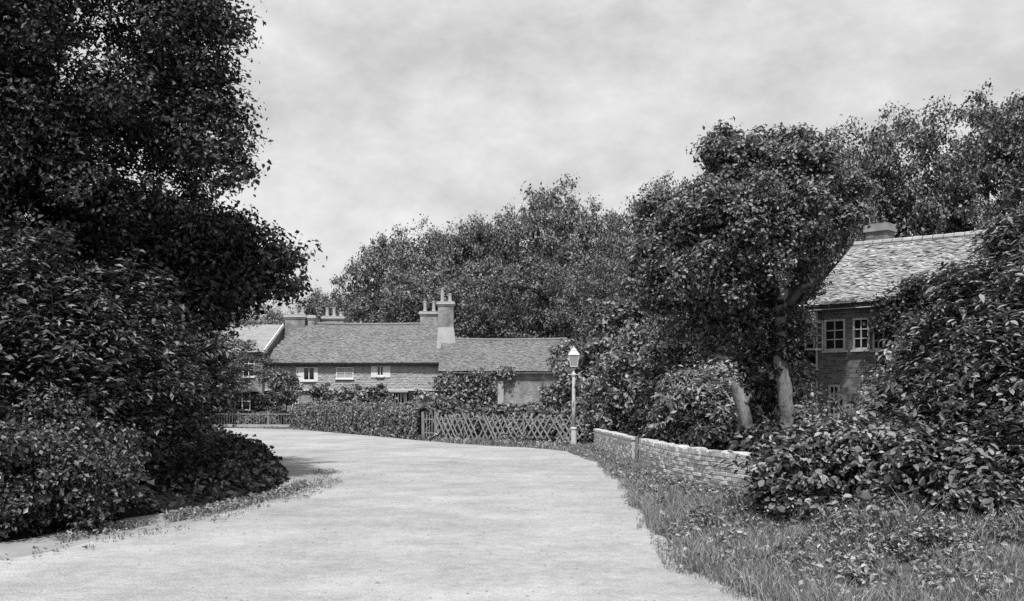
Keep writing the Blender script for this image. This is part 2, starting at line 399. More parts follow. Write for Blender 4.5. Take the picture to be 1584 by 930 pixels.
# ------------------------------------------------------------------ grass and low plants
def in_poly(p, poly):
    poly = np.asarray(poly, float); c = np.zeros(len(p), bool); n = len(poly); j = n - 1
    for i in range(n):
        (xi, yi), (xj, yj) = poly[i], poly[j]
        c ^= ((yi > p[:, 1]) != (yj > p[:, 1])) & (p[:, 0] < (xj - xi) * (p[:, 1] - yi) / (yj - yi + 1e-12) + xi); j = i
    return c
def scatter(poly, n, r):
    poly = np.asarray(poly, float); lo, hi = poly.min(0), poly.max(0)
    p = r.uniform(lo, hi, (n * 3, 2)); p = p[in_poly(p, poly)]
    return p[:n]
def patch_noise(p, r, scale=1.0, k=10):
    v = np.zeros(len(p))
    for _ in range(k):
        a = r.uniform(0, 2 * math.pi); f = scale * r.uniform(0.5, 2.5); ph = r.uniform(0, 6.3)
        v += np.sin(f * (p[:, 0] * math.cos(a) + p[:, 1] * math.sin(a)) + ph)
    return v / math.sqrt(k)
def blades(p, h, w, r, z0=0.0):
    n = len(p); P0 = np.column_stack([p, np.full(n, z0) if np.isscalar(z0) else z0])
    a = r.uniform(0, 2 * math.pi, n); side = np.stack([np.cos(a), np.sin(a), np.zeros(n)], 1)
    b = r.uniform(0, 2 * math.pi, n); lean = np.stack([np.cos(b), np.sin(b), np.zeros(n)], 1) * r.uniform(0.1, 0.75, (n, 1))
    h = h[:, None]; ww = w * r.uniform(0.7, 1.4, (n, 1))
    up = np.array([0, 0, 1.0])
    mid = P0 + (up * 0.6 + lean * 0.35) * h; tip = P0 + (up * 0.95 + lean * 1.0) * h
    V = np.stack([P0 - side * ww / 2, P0 + side * ww / 2, mid + side * ww * 0.4, mid - side * ww * 0.4, tip], 1).reshape(-1, 3)
    i = np.arange(n)[:, None] * 5
    F = np.concatenate([i + np.array([[0, 1, 2]]), i + np.array([[0, 2, 3]]), i + np.array([[3, 2, 4]])], 1).reshape(-1, 3)
    return V, F
def grass(name, label, poly, n, h, w, seed, weeds=0, wl=0.1, thin=0.0):
    r = np.random.default_rng(seed); p = scatter(poly, n, r)
    q = 0.8 * patch_noise(p, r, 1.6) + 0.6 * patch_noise(p, r, 6.0)
    if thin: p, q = p[q > -1.2 + thin], q[q > -1.2 + thin]
    hh = h * np.clip(0.75 + 0.35 * q, 0.3, 1.6) * r.uniform(0.5, 1.25, len(p))
    V, F = blades(p, hh, w, r)
    if weeds:
        wp = scatter(poly, weeds, r); kk = 6
        c = np.repeat(wp, kk, 0); z = r.uniform(0.03, h * 0.8, len(c))
        pts = np.column_stack([c + r.normal(size=c.shape) * wl * 0.8, z])
        V2, F2 = leaf_mesh(pts, np.array([0, 0, 0.9]) + 0.6 * r.normal(size=(len(pts), 3)), wl, wl * 0.55, r)
        F2 = F2 + len(V); V = np.concatenate([V, V2]); F = np.concatenate([F, F2])
    return tag(np_obj(name, V, F, M['grass']), label, 'grass', kind='stuff')

_k = rE[:, 1] < 31
re_ = lambda y: np.interp(y, rE[_k, 1], rE[_k, 0])
vp = [(re_(y) - 0.06, y) for y in np.arange(5, 18.01, 0.2)] + [(3.7, 18), (3.9, 17.1), (5.1, 14.6), (8.5, 12.5), (8.5, 5)]
grass('verge_grass', 'rough grass and weeds on the verge below the bramble', vp, 120000, 0.24, 0.0065, 21, 1300, 0.07, thin=0.55)
ed = [(re_(y) + 0.1, y) for y in np.arange(6, 30, 0.25)] + [(re_(y) - 0.2, y) for y in np.arange(30, 6, -0.25)]
grass('edge_grass', 'sparse short tufts creeping from the verge onto the road edge', ed, 6000, 0.075, 0.007, 29, 300, 0.03, thin=1.25)
el = [(np.interp(y, lE[:, 1], lE[:, 0]) - 0.25, y) for y in np.arange(9, 24, 0.3)] + [(np.interp(y, lE[:, 1], lE[:, 0]) + 0.35, y) for y in np.arange(24, 9, -0.3)]
grass('edge_grass', 'sparse tufts creeping onto the road below the dark corner', el, 2200, 0.07, 0.009, 30, 260, 0.04, thin=1.3)
tg = [(3.0, 14.6), (3.2, 13.0), (3.6, 11.6), (4.6, 10.6), (6.0, 10.0), (7.5, 9.4), (7.5, 11), (5.0, 11.9), (4.0, 12.8), (3.6, 14.4)]
grass('tall_grass', 'tall seeding grass growing up into the front of the bramble', tg, 16000, 0.48, 0.008, 28, 500, 0.08, thin=0.7)
vp2 = [(re_(y) - 0.06, y) for y in np.arange(18, 30.6, 0.3)] + [(1.75, 32), (2.1, 34.4), (2.6, 32.9), (2.95, 25), (3.2, 20.2), (3.7, 18)]
grass('verge_grass', 'grass strip along the foot of the brick wall', vp2, 30000, 0.19, 0.011, 22, 400, 0.08, thin=0.4)
far_in = [(-11.9, 58.2), (-7.3, 49.6), (-3.0, 41.0), (0.4, 37.4), (2.4, 34.6)]
fp = [(x + 0.0, y) for x, y in [(1.9, 32.4), (0.5, 35.2), (-2.3, 39.0), (-7.1, 48.7), (-11.9, 57.2)]] + far_in + [(3.4, 36.5), (2.6, 33)]
grass('verge_grass', 'weedy grass strip in front of the lattice fence and hedge', fp, 20000, 0.22, 0.03, 23, 900, 0.16)
fp4 = [(-12, 57.4), (-12, 59.4), (-24, 62.6), (-24, 61.4), (-17, 60.6)]
grass('verge_grass', 'short grass below the low railed hedge by the lane', fp4, 5000, 0.12, 0.03, 24, 200, 0.12)
fr = [(-3.75, 17.2), (-3.8, 19.5), (-4.05, 19.6), (-4.05, 17.4), (-4.35, 15.5), (-4.75, 14.2), (-4.45, 13.5), (-4.2, 14.3), (-3.95, 16)]
grass('kerb_grass', 'tufts of grass between the footpath and the road', fr, 4200, 0.12, 0.012, 25, 240, 0.07, thin=0.5)
fr2 = [(-4.6, 13.4), (-4.95, 13.2), (-5.3, 11.9), (-5.0, 11.6)]
grass('kerb_grass', 'small ragged grass tufts by the footpath near the corner bush', fr2, 900, 0.09, 0.011, 26, 60, 0.06, thin=0.9)
# corner of the lane: low bank and leaf carpet, tree shade in their colour
bank_poly = np.array([(-5.85, 10.2), (-5.7, 12.0), (-5.25, 13.9), (-4.8, 15.0), (-4.3, 16.6), (-4.25, 18.5), (-4.45, 20.6), (-5.4, 24), (-6.6, 28.5), (-9.6, 36.5), (-13.5, 46),
                      (-16, 48.5), (-24, 51), (-24, 10)])
def poly_dist(p, poly):
    d = np.full(len(p), 1e9)
    for i in range(len(poly)):
        a, b = poly[i], poly[(i + 1) % len(poly)]; ab = b - a
        t = np.clip(((p - a) @ ab) / (ab @ ab), 0, 1); d = np.minimum(d, np.linalg.norm(p - a - t[:, None] * ab, axis=1))
    return d
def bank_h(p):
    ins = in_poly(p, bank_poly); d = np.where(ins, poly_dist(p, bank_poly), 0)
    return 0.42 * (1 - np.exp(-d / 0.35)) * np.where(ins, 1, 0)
def bank():
    bx = np.arange(-24, -3.9, 0.35); by = np.arange(9.6, 51.5, 0.35)
    X, Y = np.meshgrid(bx, by); p = np.column_stack([X.ravel(), Y.ravel()])
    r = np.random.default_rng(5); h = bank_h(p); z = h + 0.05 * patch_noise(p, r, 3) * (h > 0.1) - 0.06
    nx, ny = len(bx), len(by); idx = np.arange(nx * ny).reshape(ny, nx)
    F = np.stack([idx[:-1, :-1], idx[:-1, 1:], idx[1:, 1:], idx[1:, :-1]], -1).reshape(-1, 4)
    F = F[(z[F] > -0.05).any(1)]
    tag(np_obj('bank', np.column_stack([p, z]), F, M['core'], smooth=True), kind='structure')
    q = scatter(bank_poly, 90000, r); w = np.clip(26.0 / q[:, 1], 0.25, 1.0) * (q[:, 0] > -1.1 * 0.5 * q[:, 1] - 1)
    q = q[r.random(len(q)) < w]; h = bank_h(q)
    z = h + 0.09 * patch_noise(q, r, 4) + r.uniform(-0.06, 0.10, len(q)) + 0.22 * r.random(len(q)) ** 6
    pts = np.column_stack([q, z])
    V, F = leaf_mesh(pts, np.array([0.1, -0.15, 0.7]) + 0.5 * r.normal(size=(len(pts), 3)), 0.12, 0.09, r)
    tag(np_obj('ground_cover', V, F, M['leaf_groundcover_shade']), 'ivy-like ground cover on the lane corner, tree shade painted into its leaves', 'ground cover', kind='stuff')
bank()

# ------------------------------------------------------------------ trees and shrubs
def lobe(px, py, d, rpx, ry=None, fz=1.0):
    c = P(px, py, d); r = rpx * d / F_PX
    return (c[0], c[1], c[2], r, (ry or r * 1.1), r * fz)
def ragged_lobes(lobes, r, k=5):
    out = list(lobes)
    for l in lobes:
        for _ in range(k):
            d = unit(r.normal(size=3)); f = r.uniform(0.22, 0.42)
            out.append((*(np.array(l[:3]) + d * np.array(l[3:]) * r.uniform(0.85, 1.08)), l[3] * f, l[4] * f, l[5] * f))
    return out
def tree(name, label, base, trunk_top, r0, r1, lobes, nclump, nleaf, cr, leaf, mat, seed, cat='tree', group=None, limbs=6, bark='bark', mids=None, up=0.55, tris4=False, trunk=True, foliage='crown'):
    r = np.random.default_rng(seed)
    t = thing(name, label, cat, base, group)
    if trunk:
        pts = [np.array(base, float)] + [np.array(m) for m in (mids or [])] + [np.array(trunk_top, float)]
        fine = []
        for a, b in zip(pts[:-1], pts[1:]): fine += list(wander(a, b, 5, 0.03, r))[:-1]
        fine.append(pts[-1]); fine = np.array(fine)
        rad = np.linspace(r0, r1, len(fine)); rad[0] *= 1.35; rad[1] *= 1.08
        V, F = tube(fine, rad, 11, 0.07, r); np_obj('trunk', V, F, M[bark], t, smooth=True)
        order = np.argsort([-l[3] for l in lobes])[:limbs]
        for k in order:
            s = fine[r.integers(int(len(fine) * 0.72), len(fine))]; e = np.array(lobes[k][:3])
            V, F = tube(wander(s, e, 6, 0.08 * np.linalg.norm(e - s) * 0.6, r), np.linspace(r1 * 0.75, r1 * 0.16, 6), 7, 0.08, r)
            np_obj('limb', V, F, M['bark'], t, smooth=True)
    p, nr, c = crown_points(ragged_lobes(lobes, r), nclump, nleaf, cr, r, up=up)
    ok = p[:, 2] > 0.03; p, nr = p[ok], nr[ok]
    V, F = leaf_mesh(p, nr, leaf[0], leaf[1], r, tris4=tris4)
    o = np_obj(foliage, V, F, M[mat], t, kind='stuff')
    V, F = twig_mesh(*c); np_obj('twigs', V, F, M['bark'], t, kind='stuff')
    return t
def G0(p): return (p[0], p[1], 0.0)

# --- the dark trees on the left
L1 = [lobe(*a) for a in [(150, 60, 19.5, 190), (285, 70, 19.0, 70), (312, 40, 19.5, 55), (300, 195, 19.0, 78), (345, 250, 18.7, 42), (330, 120, 19.8, 40), (150, 250, 20.2, 165), (255, 300, 19.5, 72), (20, 120, 18.2, 140),
                         (60, 330, 18.9, 130), (-80, 250, 19.5, 200), (60, -160, 20.2, 230), (240, -150, 20.2, 150), (-200, 0, 20.8, 240), (140, 420, 20.8, 120), (362, 200, 19.4, 24), (345, 60, 19.5, 24), (372, 262, 19, 20), (335, 165, 19.5, 34), (330, 350, 19.8, 30)]]
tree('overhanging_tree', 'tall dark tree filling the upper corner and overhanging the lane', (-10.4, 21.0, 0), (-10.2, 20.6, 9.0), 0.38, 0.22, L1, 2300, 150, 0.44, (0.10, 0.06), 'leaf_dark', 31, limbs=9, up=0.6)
L2 = [lobe(*a) for a in [(385, 405, 20.5, 48), (422, 400, 20.5, 22), (340, 395, 21, 55), (298, 480, 20.5, 56), (342, 450, 20.5, 36), (290, 430, 20.5, 80), (238, 520, 20, 76), (298, 562, 20, 34), (220, 400, 21.5, 100), (305, 605, 20, 30), (446, 446, 20.5, 12), (392, 440, 20.5, 20)]]
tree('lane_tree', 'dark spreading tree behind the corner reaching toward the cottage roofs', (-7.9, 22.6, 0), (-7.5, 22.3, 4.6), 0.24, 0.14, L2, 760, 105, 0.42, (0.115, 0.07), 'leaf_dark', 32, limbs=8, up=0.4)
L3 = [lobe(*a) for a in [(90, 560, 15, 110), (200, 590, 16.5, 95), (250, 640, 17, 55), (40, 480, 15, 110), (170, 480, 16, 90), (140, 660, 15, 75), (290, 655, 19, 34), (270, 560, 18, 60)]]
tree('hazel_shrub', 'tall dark shrub with pale glint-painted leaves under the overhanging tree', (-8.2, 15.6, 0), (-7.9, 15.4, 2.6), 0.09, 0.05, L3, 700, 95, 0.36, (0.12, 0.05), 'leaf_glint', 33, cat='shrub', limbs=6, up=1.7)  # pale leaves are sun glints put into the leaf colour
L4 = [lobe(*a) for a in [(100, 745, 12.7, 70), (10, 740, 12.2, 85), (170, 750, 13.4, 42), (60, 690, 13.2, 70), (-70, 720, 12, 90), (150, 700, 13.6, 50)]]
tree('corner_bush', 'low leafy bush at the roadside corner beside the footpath', (-6.6, 12.7, 0), (-6.6, 12.7, 0.8), 0.05, 0.03, L4, 520, 85, 0.22, (0.065, 0.045), 'leaf_glint', 34, cat='bush', limbs=4, up=0.5)

# --- library crowns for the wood
def lib_crown(name, seed, nclump, nleaf, cr, leaf, mat):
    r = np.random.default_rng(seed); lobes = []
    for k in range(15):
        z = r.uniform(0.75, 2.2); env = math.sqrt(max(0.05, 1 - ((z - 1.35) / 1.2) ** 4)); a = r.uniform(0, 6.28); q = env * r.uniform(0.35, 0.75)
        s = r.uniform(0.26, 0.46); lobes.append((q * math.cos(a), q * math.sin(a), z, s, s, s * 0.85))
    lobes += [(0, 0, 2.16, 0.55, 0.55, 0.38), (0, 0, 1.4, 0.6, 0.6, 0.8), (0.1, -0.2, 0.75, 0.7, 0.7, 0.5)]
    p, nr, c = crown_points(ragged_lobes(lobes, r), nclump, nleaf, cr, r)
    V, F = leaf_mesh(p, nr, leaf[0], leaf[1], r)
    return np_mesh(name, V, F, M[mat])
far_lib = [lib_crown('wood_crown', 50 + i, 380, 95, 0.14, (0.042, 0.029), 'leaf_far') for i in range(4)]
mid_lib = [lib_crown('near_wood_crown', 60 + i, 620, 105, 0.11, (0.031, 0.021), 'leaf_mid') for i in range(3)]
tV, tF = tube([(0, 0, 0), (0.02, 0, 0.5), (-0.01, 0.02, 1.2), (0.02, 0, 2.0)], [0.075, 0.055, 0.045, 0.02], 8)
wood_trunk = np_mesh('wood_trunk', tV, tF, M['bark'], True)
def wood_tree(lib, px, top, d, wpx, label, k, name='woodland_tree'):
    H = EYE + (HOR - top) * d / F_PX; w = 1.65 * wpx * d / F_PX; x = (px - CX) * d / F_PX
    t = thing(name, label, 'tree', (x, d, 0), 'trees of the wood behind the cottages')
    s = (w, w, H / 2.55)
    link('crown', lib[k % len(lib)], t, rz=k * 1.7, scale=s, kind='stuff'); link('trunk', wood_trunk, t, scale=s)
    return t
FAR = [(700, 352, 99, 44, 'tree filling the skyline dip over the paired chimneys'), (760, 335, 95, 44, 'tree on the skyline over the start of the lower roof'), (890, 306, 88, 46, 'tree on the skyline straight above the lantern'),
       (385, 470, 92, 34, 'grey tree showing above the slate roof behind the left trees'), (438, 472, 112, 26, 'small pale tree behind the three-pot chimney'),
       (505, 448, 112, 34, 'last low tree of the wood where skyline meets the chimneys'), (550, 402, 108, 44, 'tree on the wood skyline above the two-pot chimney'),
       (605, 366, 104, 46, 'round tree on the skyline over the middle of the cottage roof'), (668, 343, 100, 50, 'tree on the skyline left of the tall chimney'),
       (728, 345, 96, 46, 'tree on the skyline just past the tall chimney'), (790, 316, 93, 48, 'tree on the skyline above the lower cottage roof'),
       (855, 292, 90, 54, 'highest tree of the far wood above the lamp post'), (925, 312, 86, 50, 'flat-topped tree on the skyline past the lamp post'),
       (985, 310, 80, 50, 'tree on the skyline halfway between lamp post and great trunk tree'),
       (575, 452, 92, 52, 'lower dark tree close behind the cottage ridge'), (655, 420, 88, 56, 'dark tree close behind the paired chimneys'),
       (735, 412, 86, 54, 'dark tree close behind the end of the cottage'), (815, 395, 80, 58, 'dark tree close behind the lower roof')]
for k, (px, top, d, w, lab) in enumerate(FAR): wood_tree(far_lib, px, top, d, w, lab, k)
MID = [(110, 470, 58, 90, 'dark tree far behind the left shrubs beyond the lane'), (265, 480, 62, 80, 'dark tree beyond the lane behind the corner ivy'), (-30, 440, 56, 90, 'dark tree at left edge far behind the shrubs'),
       (1190, 470, 44, 62, 'bushy tree filling the gap behind the great trunk'), (1120, 480, 50, 60, 'bushy tree deep in the garden behind the stump'),
       (940, 400, 74, 58, 'leafy tree behind the lamp post rising over the garden'), (975, 380, 56, 68, 'leafy tree in the garden right of the lamp post'),
       (1052, 272, 52, 62, 'tall tree joining the wood to the ivy-clad trunk tree'), (1030, 440, 43, 70, 'smaller bushy tree behind the brick wall garden'),
       (1345, 200, 50, 78, 'tree behind the chimney of the brick cottage'), (1430, 158, 48, 88, 'tall tree rising behind the tiled roof of brick cottage'),
       (1525, 145, 46, 95, 'tall tree at the right edge behind the brick cottage'), (1640, 130, 46, 95, 'tree cut by the right edge behind the shrubs'),
       (1300, 228, 46, 44, 'tree behind the gable of the brick cottage')]
for k, (px, top, d, w, lab) in enumerate(MID): wood_tree(mid_lib, px, top, d, w, lab, k + 3)

# --- great tree with the pale lower trunk
tb = G0(P(1214, 700, 28))
R1 = [lobe(*a) for a in [(1140, 255, 28, 48), (1200, 250, 28.5, 50), (1112, 228, 28, 26), (1250, 262, 28.3, 48), (1130, 330, 27.5, 66), (1215, 330, 28, 66), (1075, 335, 28.5, 46), (1045, 395, 28.5, 46), (1185, 395, 27.2, 40), (1295, 300, 29, 38),
                         (1095, 425, 27.5, 48), (1258, 365, 29, 36), (1025, 335, 30, 34), (1060, 480, 28.5, 42), (1232, 505, 29.5, 24), (1140, 490, 28.8, 42), (1005, 440, 29, 34), (1238, 430, 29.6, 32), (1170, 455, 29, 36), (1110, 520, 28.6, 30)]]
tree('ivied_oak', 'great tree with pale patched trunk beside the brick cottage', tb, P(1214, 330, 28), 0.21, 0.15, R1, 1500, 120, 0.36, (0.118, 0.07), 'leaf_mid', 41, limbs=8, bark='bark_pale',
     mids=[P(1219, 640, 28), P(1207, 560, 28), P(1213, 420, 28)])
oak = bpy.data.objects['ivied_oak']
r_ = np.random.default_rng(77)
for a, b in (((1211, 425), (1150, 400)), ((1216, 470), (1262, 430))):
    V, F = tube(wander(P(a[0], a[1], 28), P(b[0], b[1], 27.3), 6, 0.04, r_), np.linspace(0.13, 0.06, 6), 8); np_obj('limb', V, F, M['bark'], oak, smooth=True)
iv = []
for y in range(395, 570, 14): iv.append(lobe(1212 + r_.normal() * 3, y, 28, 15, fz=1.3))
p, nr, c = crown_points(iv, 90, 70, 0.17, r_); V, F = leaf_mesh(p, nr, 0.1, 0.085, r_)
np_obj('ivy', V, F, M['leaf_ivy'], oak, kind='stuff')['label'] = 'dark ivy wrapped round the upper trunk'
for k, (a, b, c_) in enumerate((((1112, 365), (1108, 400), (1094, 455)), ((1110, 380), (1116, 410), (1106, 450)), ((1098, 400), (1090, 420), (1086, 462)), ((1130, 420), (1134, 440), (1142, 452)))):
    V, F = tube([P(*a, 26.9), P((a[0] + b[0]) / 2 + 3, (a[1] + b[1]) / 2, 26.8), P(*b, 26.8), P((b[0] + c_[0]) / 2 - 3, (b[1] + c_[1]) / 2, 26.7), P(*c_, 26.8)], [0.022, 0.02, 0.017, 0.013, 0.007], 6, 0.1)
    np_obj('dead_twig', V, F, M['twig'], oak)
# broken leaning trunk
st = thing('leaning_stump', 'pale broken trunk leaning behind the brick wall', 'tree stump', G0(P(1163, 700, 22.4)))
V, F = tube([P(1163, 718, 22.4), P(1158, 668, 22.4), P(1149, 632, 22.4), P(1141, 606, 22.4), P(1134, 592, 22.4)], [0.17, 0.135, 0.13, 0.12, 0.04], 10, 0.1)
np_obj('trunk', V, F, M['bark_pale'], st, smooth=True)
V, F = tube([P(1154, 622, 22.3), P(1161, 610, 22.25)], [0.045, 0.02], 7, 0.1); np_obj('branch_stub', V, F, M['bark_pale'], st)

# --- garden shrubs between lattice fence, wall and oak
def shrub(name, label, px, base_y, d, lobes_px, n, nl, cr, leaf, mat, seed, cat='shrub', group=None, **kw):
    b = G0(P(px, base_y, d)); lob = [lobe(*a) for a in lobes_px]
    top = max(l[2] for l in lob)
    return tree(name, label, b, (b[0], b[1], max(0.4, top * 0.75)), 0.06, 0.03, lob, n, nl, cr, leaf, mat, seed, cat, group, limbs=4, foliage='foliage', **kw)
GS = 'garden shrubs behind the wall and fence'
shrub('garden_shrub', 'broad bush behind the far end of the brick wall', 985, 680, 36, [(960, 600, 36, 55), (1010, 610, 35, 50), (985, 560, 37, 50), (945, 645, 35.5, 35)], 330, 75, 0.4, (0.17, 0.1), 'leaf_shrub', 81, group=GS)
shrub('garden_shrub', 'tall shrub directly right of the lamp lantern', 925, 690, 41, [(945, 560, 41, 44), (918, 615, 41, 30), (955, 505, 42, 42), (925, 575, 41.5, 28)], 330, 70, 0.45, (0.19, 0.11), 'leaf_mid', 82, group=GS)
shrub('garden_shrub', 'arching pale-leaved shrub under the leaning stump', 1090, 700, 24, [(1085, 630, 24.5, 42), (1050, 650, 24.5, 34), (1120, 655, 24, 32), (1060, 610, 26, 34), (1105, 600, 26.5, 36)], 300, 80, 0.3, (0.16, 0.06), 'leaf_shrub', 83, group=GS, up=0.8)
shrub('garden_shrub', 'dark low bush behind the near brick wall', 1130, 700, 21.5, [(1110, 690, 21.5, 30), (1150, 692, 21, 28), (1060, 680, 23, 24), (1185, 690, 21.5, 30), (1010, 668, 26, 28)], 260, 70, 0.25, (0.12, 0.08), 'leaf_ivy', 84, group=GS)
shrub('garden_shrub', 'dark tall laurel behind the great tree trunk', 1130, 700, 33, [(1120, 540, 33, 60), (1160, 600, 33, 55), (1060, 520, 34, 55), (1180, 500, 33, 50), (1060, 590, 34, 45), (1222, 550, 33.5, 34), (1190, 630, 33.5, 40), (1240, 650, 34, 36)], 420, 80, 0.42, (0.17, 0.10), 'leaf_mid', 85, group=GS)
shrub('garden_shrub', 'bush between the great trunk and the brick cottage corner', 1240, 700, 30, [(1236, 625, 30, 24), (1236, 662, 29, 30), (1238, 585, 31, 18)], 200, 70, 0.3, (0.13, 0.08), 'leaf_shrub', 86, group=GS)
shrub('garden_shrub', 'rounded bush in front of the pale outbuilding wall', 840, 690, 52, [(872, 555, 52, 22), (850, 612, 52, 12), (880, 590, 50, 24), (878, 625, 50, 18)], 170, 60, 0.35, (0.18, 0.11), 'leaf_shrub', 87, group=GS)

# --- right-hand shrubs
R5 = [lobe(*a) for a in [(1530, 470, 14, 70), (1580, 400, 14, 62), (1470, 530, 14, 55), (1540, 580, 13, 90), (1440, 590, 14, 50), (1620, 500, 13, 110), (1600, 660, 12.5, 95), (1480, 640, 13, 60), (1400, 610, 14.5, 34), (1560, 740, 12, 80), (1620, 380, 14, 60)]]
laurel = tree('laurel_shrub', 'tall glossy laurel shrub hiding the end of the brick cottage', (6.6, 13.4, 0), (6.6, 13.4, 2.6), 0.08, 0.04, R5, 1000, 74, 0.30, (0.115, 0.04), 'leaf_laurel', 42, cat='shrub', limbs=7, up=1.7, tris4=True, foliage='foliage')
R6 = [lobe(*a) for a in [(1230, 740, 13, 60), (1300, 730, 13, 65), (1380, 725, 12.7, 70), (1450, 720, 12.3, 60), (1205, 748, 13.4, 34), (1330, 690, 13.6, 45), (1420, 680, 13.2, 45), (1490, 760, 11.8, 50), (1250, 780, 12.4, 40), (1350, 785, 12, 45)]]
bramble = tree('bramble_bush', 'broad-leaved bramble bush spilling over the end of the brick wall', (4.6, 12.9, 0), (4.6, 12.9, 0.6), 0.04, 0.025, R6, 760, 62, 0.22, (0.088, 0.06), 'leaf_laurel', 43, cat='bush', limbs=5, up=1.0, tris4=True, foliage='foliage')
R7 = [lobe(*a) for a in [(1345, 675, 19, 24), (1390, 655, 18, 42), (1390, 612, 20, 38), (1430, 560, 19, 42)]]
tree('garden_bush', 'leafy bush growing against the brick cottage below its windows', (6.4, 18.8, 0), (6.4, 18.8, 1.2), 0.05, 0.03, R7, 330, 75, 0.3, (0.12, 0.07), 'leaf_shrub', 44, cat='bush', limbs=4, foliage='foliage')
# large single leaves proud of the nearest bushes
def big_leaves(parent, lobes, n, L, W, seed):
    r = np.random.default_rng(seed); meshes = []
    for k in range(4):
        V, F = leaf_mesh(np.zeros((1, 3)), np.array([[0, 0, 1.0]]), L * (0.9 + 0.12 * k), W, r, tang=np.array([[1.0, 0, 0]]), tris4=True); meshes.append(np_mesh('leaf', V, F, M['leaf_laurel']))
    lob = np.array(lobes); loc = np.array(parent.location)
    for k in range(n):
        l = lob[r.integers(len(lob))]; d = unit(r.normal(size=3)); d[1] = -abs(d[1]); d = unit(d + np.array([0, 0, 0.25]))
        p = l[:3] + d * l[3:] * 1.04
        if p[2] < 0.1: continue
        o = link('leaf', meshes[k % 4], parent, loc=tuple(p - loc))
        o.rotation_euler = (r.normal() * 0.5, r.normal() * 0.5, r.uniform(0, 6.28))
big_leaves(bramble, R6, 170, 0.115, 0.075, 91)
big_leaves(laurel, R5[2:10], 120, 0.13, 0.045, 92)

def canes(parent, lobes, n, length, seed, mat='leaf_laurel', leaf=(0.1, 0.06)):
    """arching shoots standing clear of the bush, each a stem with its leaves"""
    r = np.random.default_rng(seed); lob = np.array(lobes)
    for k in range(n):
        l = lob[r.integers(len(lob))]; d = unit(r.normal(size=3)); d[2] = abs(d[2]) + 0.4; d[1] = -abs(d[1]) * 0.8; d = unit(d)
        s0 = l[:3] + d * l[3:] * 0.75; L = length * r.uniform(0.6, 1.3); pts = [s0]
        v = d.copy()
        for _ in range(7): v = unit(v + np.array([r.normal() * 0.12, r.normal() * 0.12, -0.16])); pts.append(pts[-1] + v * L / 7)
        pts = np.array(pts); V, F = tube(pts, np.linspace(0.006, 0.002, 8), 5, 0.05, r); st = np_obj('shoot', V, F, M['bark'], parent)
        q = np.repeat(pts[1:], 3, 0) + r.normal(size=(21, 3)) * leaf[0] * 0.4
        V, F = leaf_mesh(q, np.array([0, 0, 1.0]) + 0.6 * r.normal(size=(21, 3)), leaf[0], leaf[1], r, tris4=True); np_obj('shoot_leaves', V, F, M[mat], st, kind='stuff')
canes(bramble, R6, 26, 0.75, 94); canes(laurel, R5, 30, 0.6, 95, leaf=(0.12, 0.04)); canes(bpy.data.objects['corner_bush'], L4, 16, 0.5, 96, 'leaf_glint', (0.06, 0.04))
def verge_weeds(name, label, spots, n, leaf, seed, mat='leaf_shrub'):
    r = np.random.default_rng(seed); lob = []
    for poly, k, r0, r1 in spots:
        for x, y in scatter(poly, k, r):
            q = r.uniform(r0, r1); lob.append((x, y, q * 0.5, q, q, q * r.uniform(0.5, 1.1)))
    p, nr, c = crown_points(lob, n, 26, 0.12, r, up=0.9); p[:, 2] = np.abs(p[:, 2]) + 0.01
    V, F = leaf_mesh(p, nr, leaf[0], leaf[1], r); tag(np_obj(name, V, F, M[mat]), label, 'weeds', kind='stuff')
verge_weeds('verge_weeds', 'broad-leaved weeds in tangled clumps along the grass verge', [
    ([(re_(y) + 0.1, y) for y in (8, 11, 14, 17, 20)] + [(3.0, 20), (3.2, 16), (3.2, 12), (5.5, 8.5), (4.5, 7)], 60, 0.08, 0.24),
    ([(2.45, 19), (2.35, 24), (2.2, 30), (2.45, 31.5), (2.7, 25), (2.8, 20)], 40, 0.08, 0.17),
    ([(3.0, 14.5), (3.2, 11.5), (4.5, 10), (7, 8.8), (7, 10.5), (4.2, 12)], 50, 0.12, 0.34)], 1500, (0.055, 0.03), 97)
verge_weeds('fence_weeds', 'low weeds growing at the foot of the lattice fence', [([(2.5, 34.2), (0.3, 36.6), (-3.2, 40.6), (-7.2, 48.9), (-7.2, 49.7), (-3.0, 41.3), (0.4, 37.7), (2.9, 36)], 45, 0.10, 0.24)], 300, (0.12, 0.07), 98)

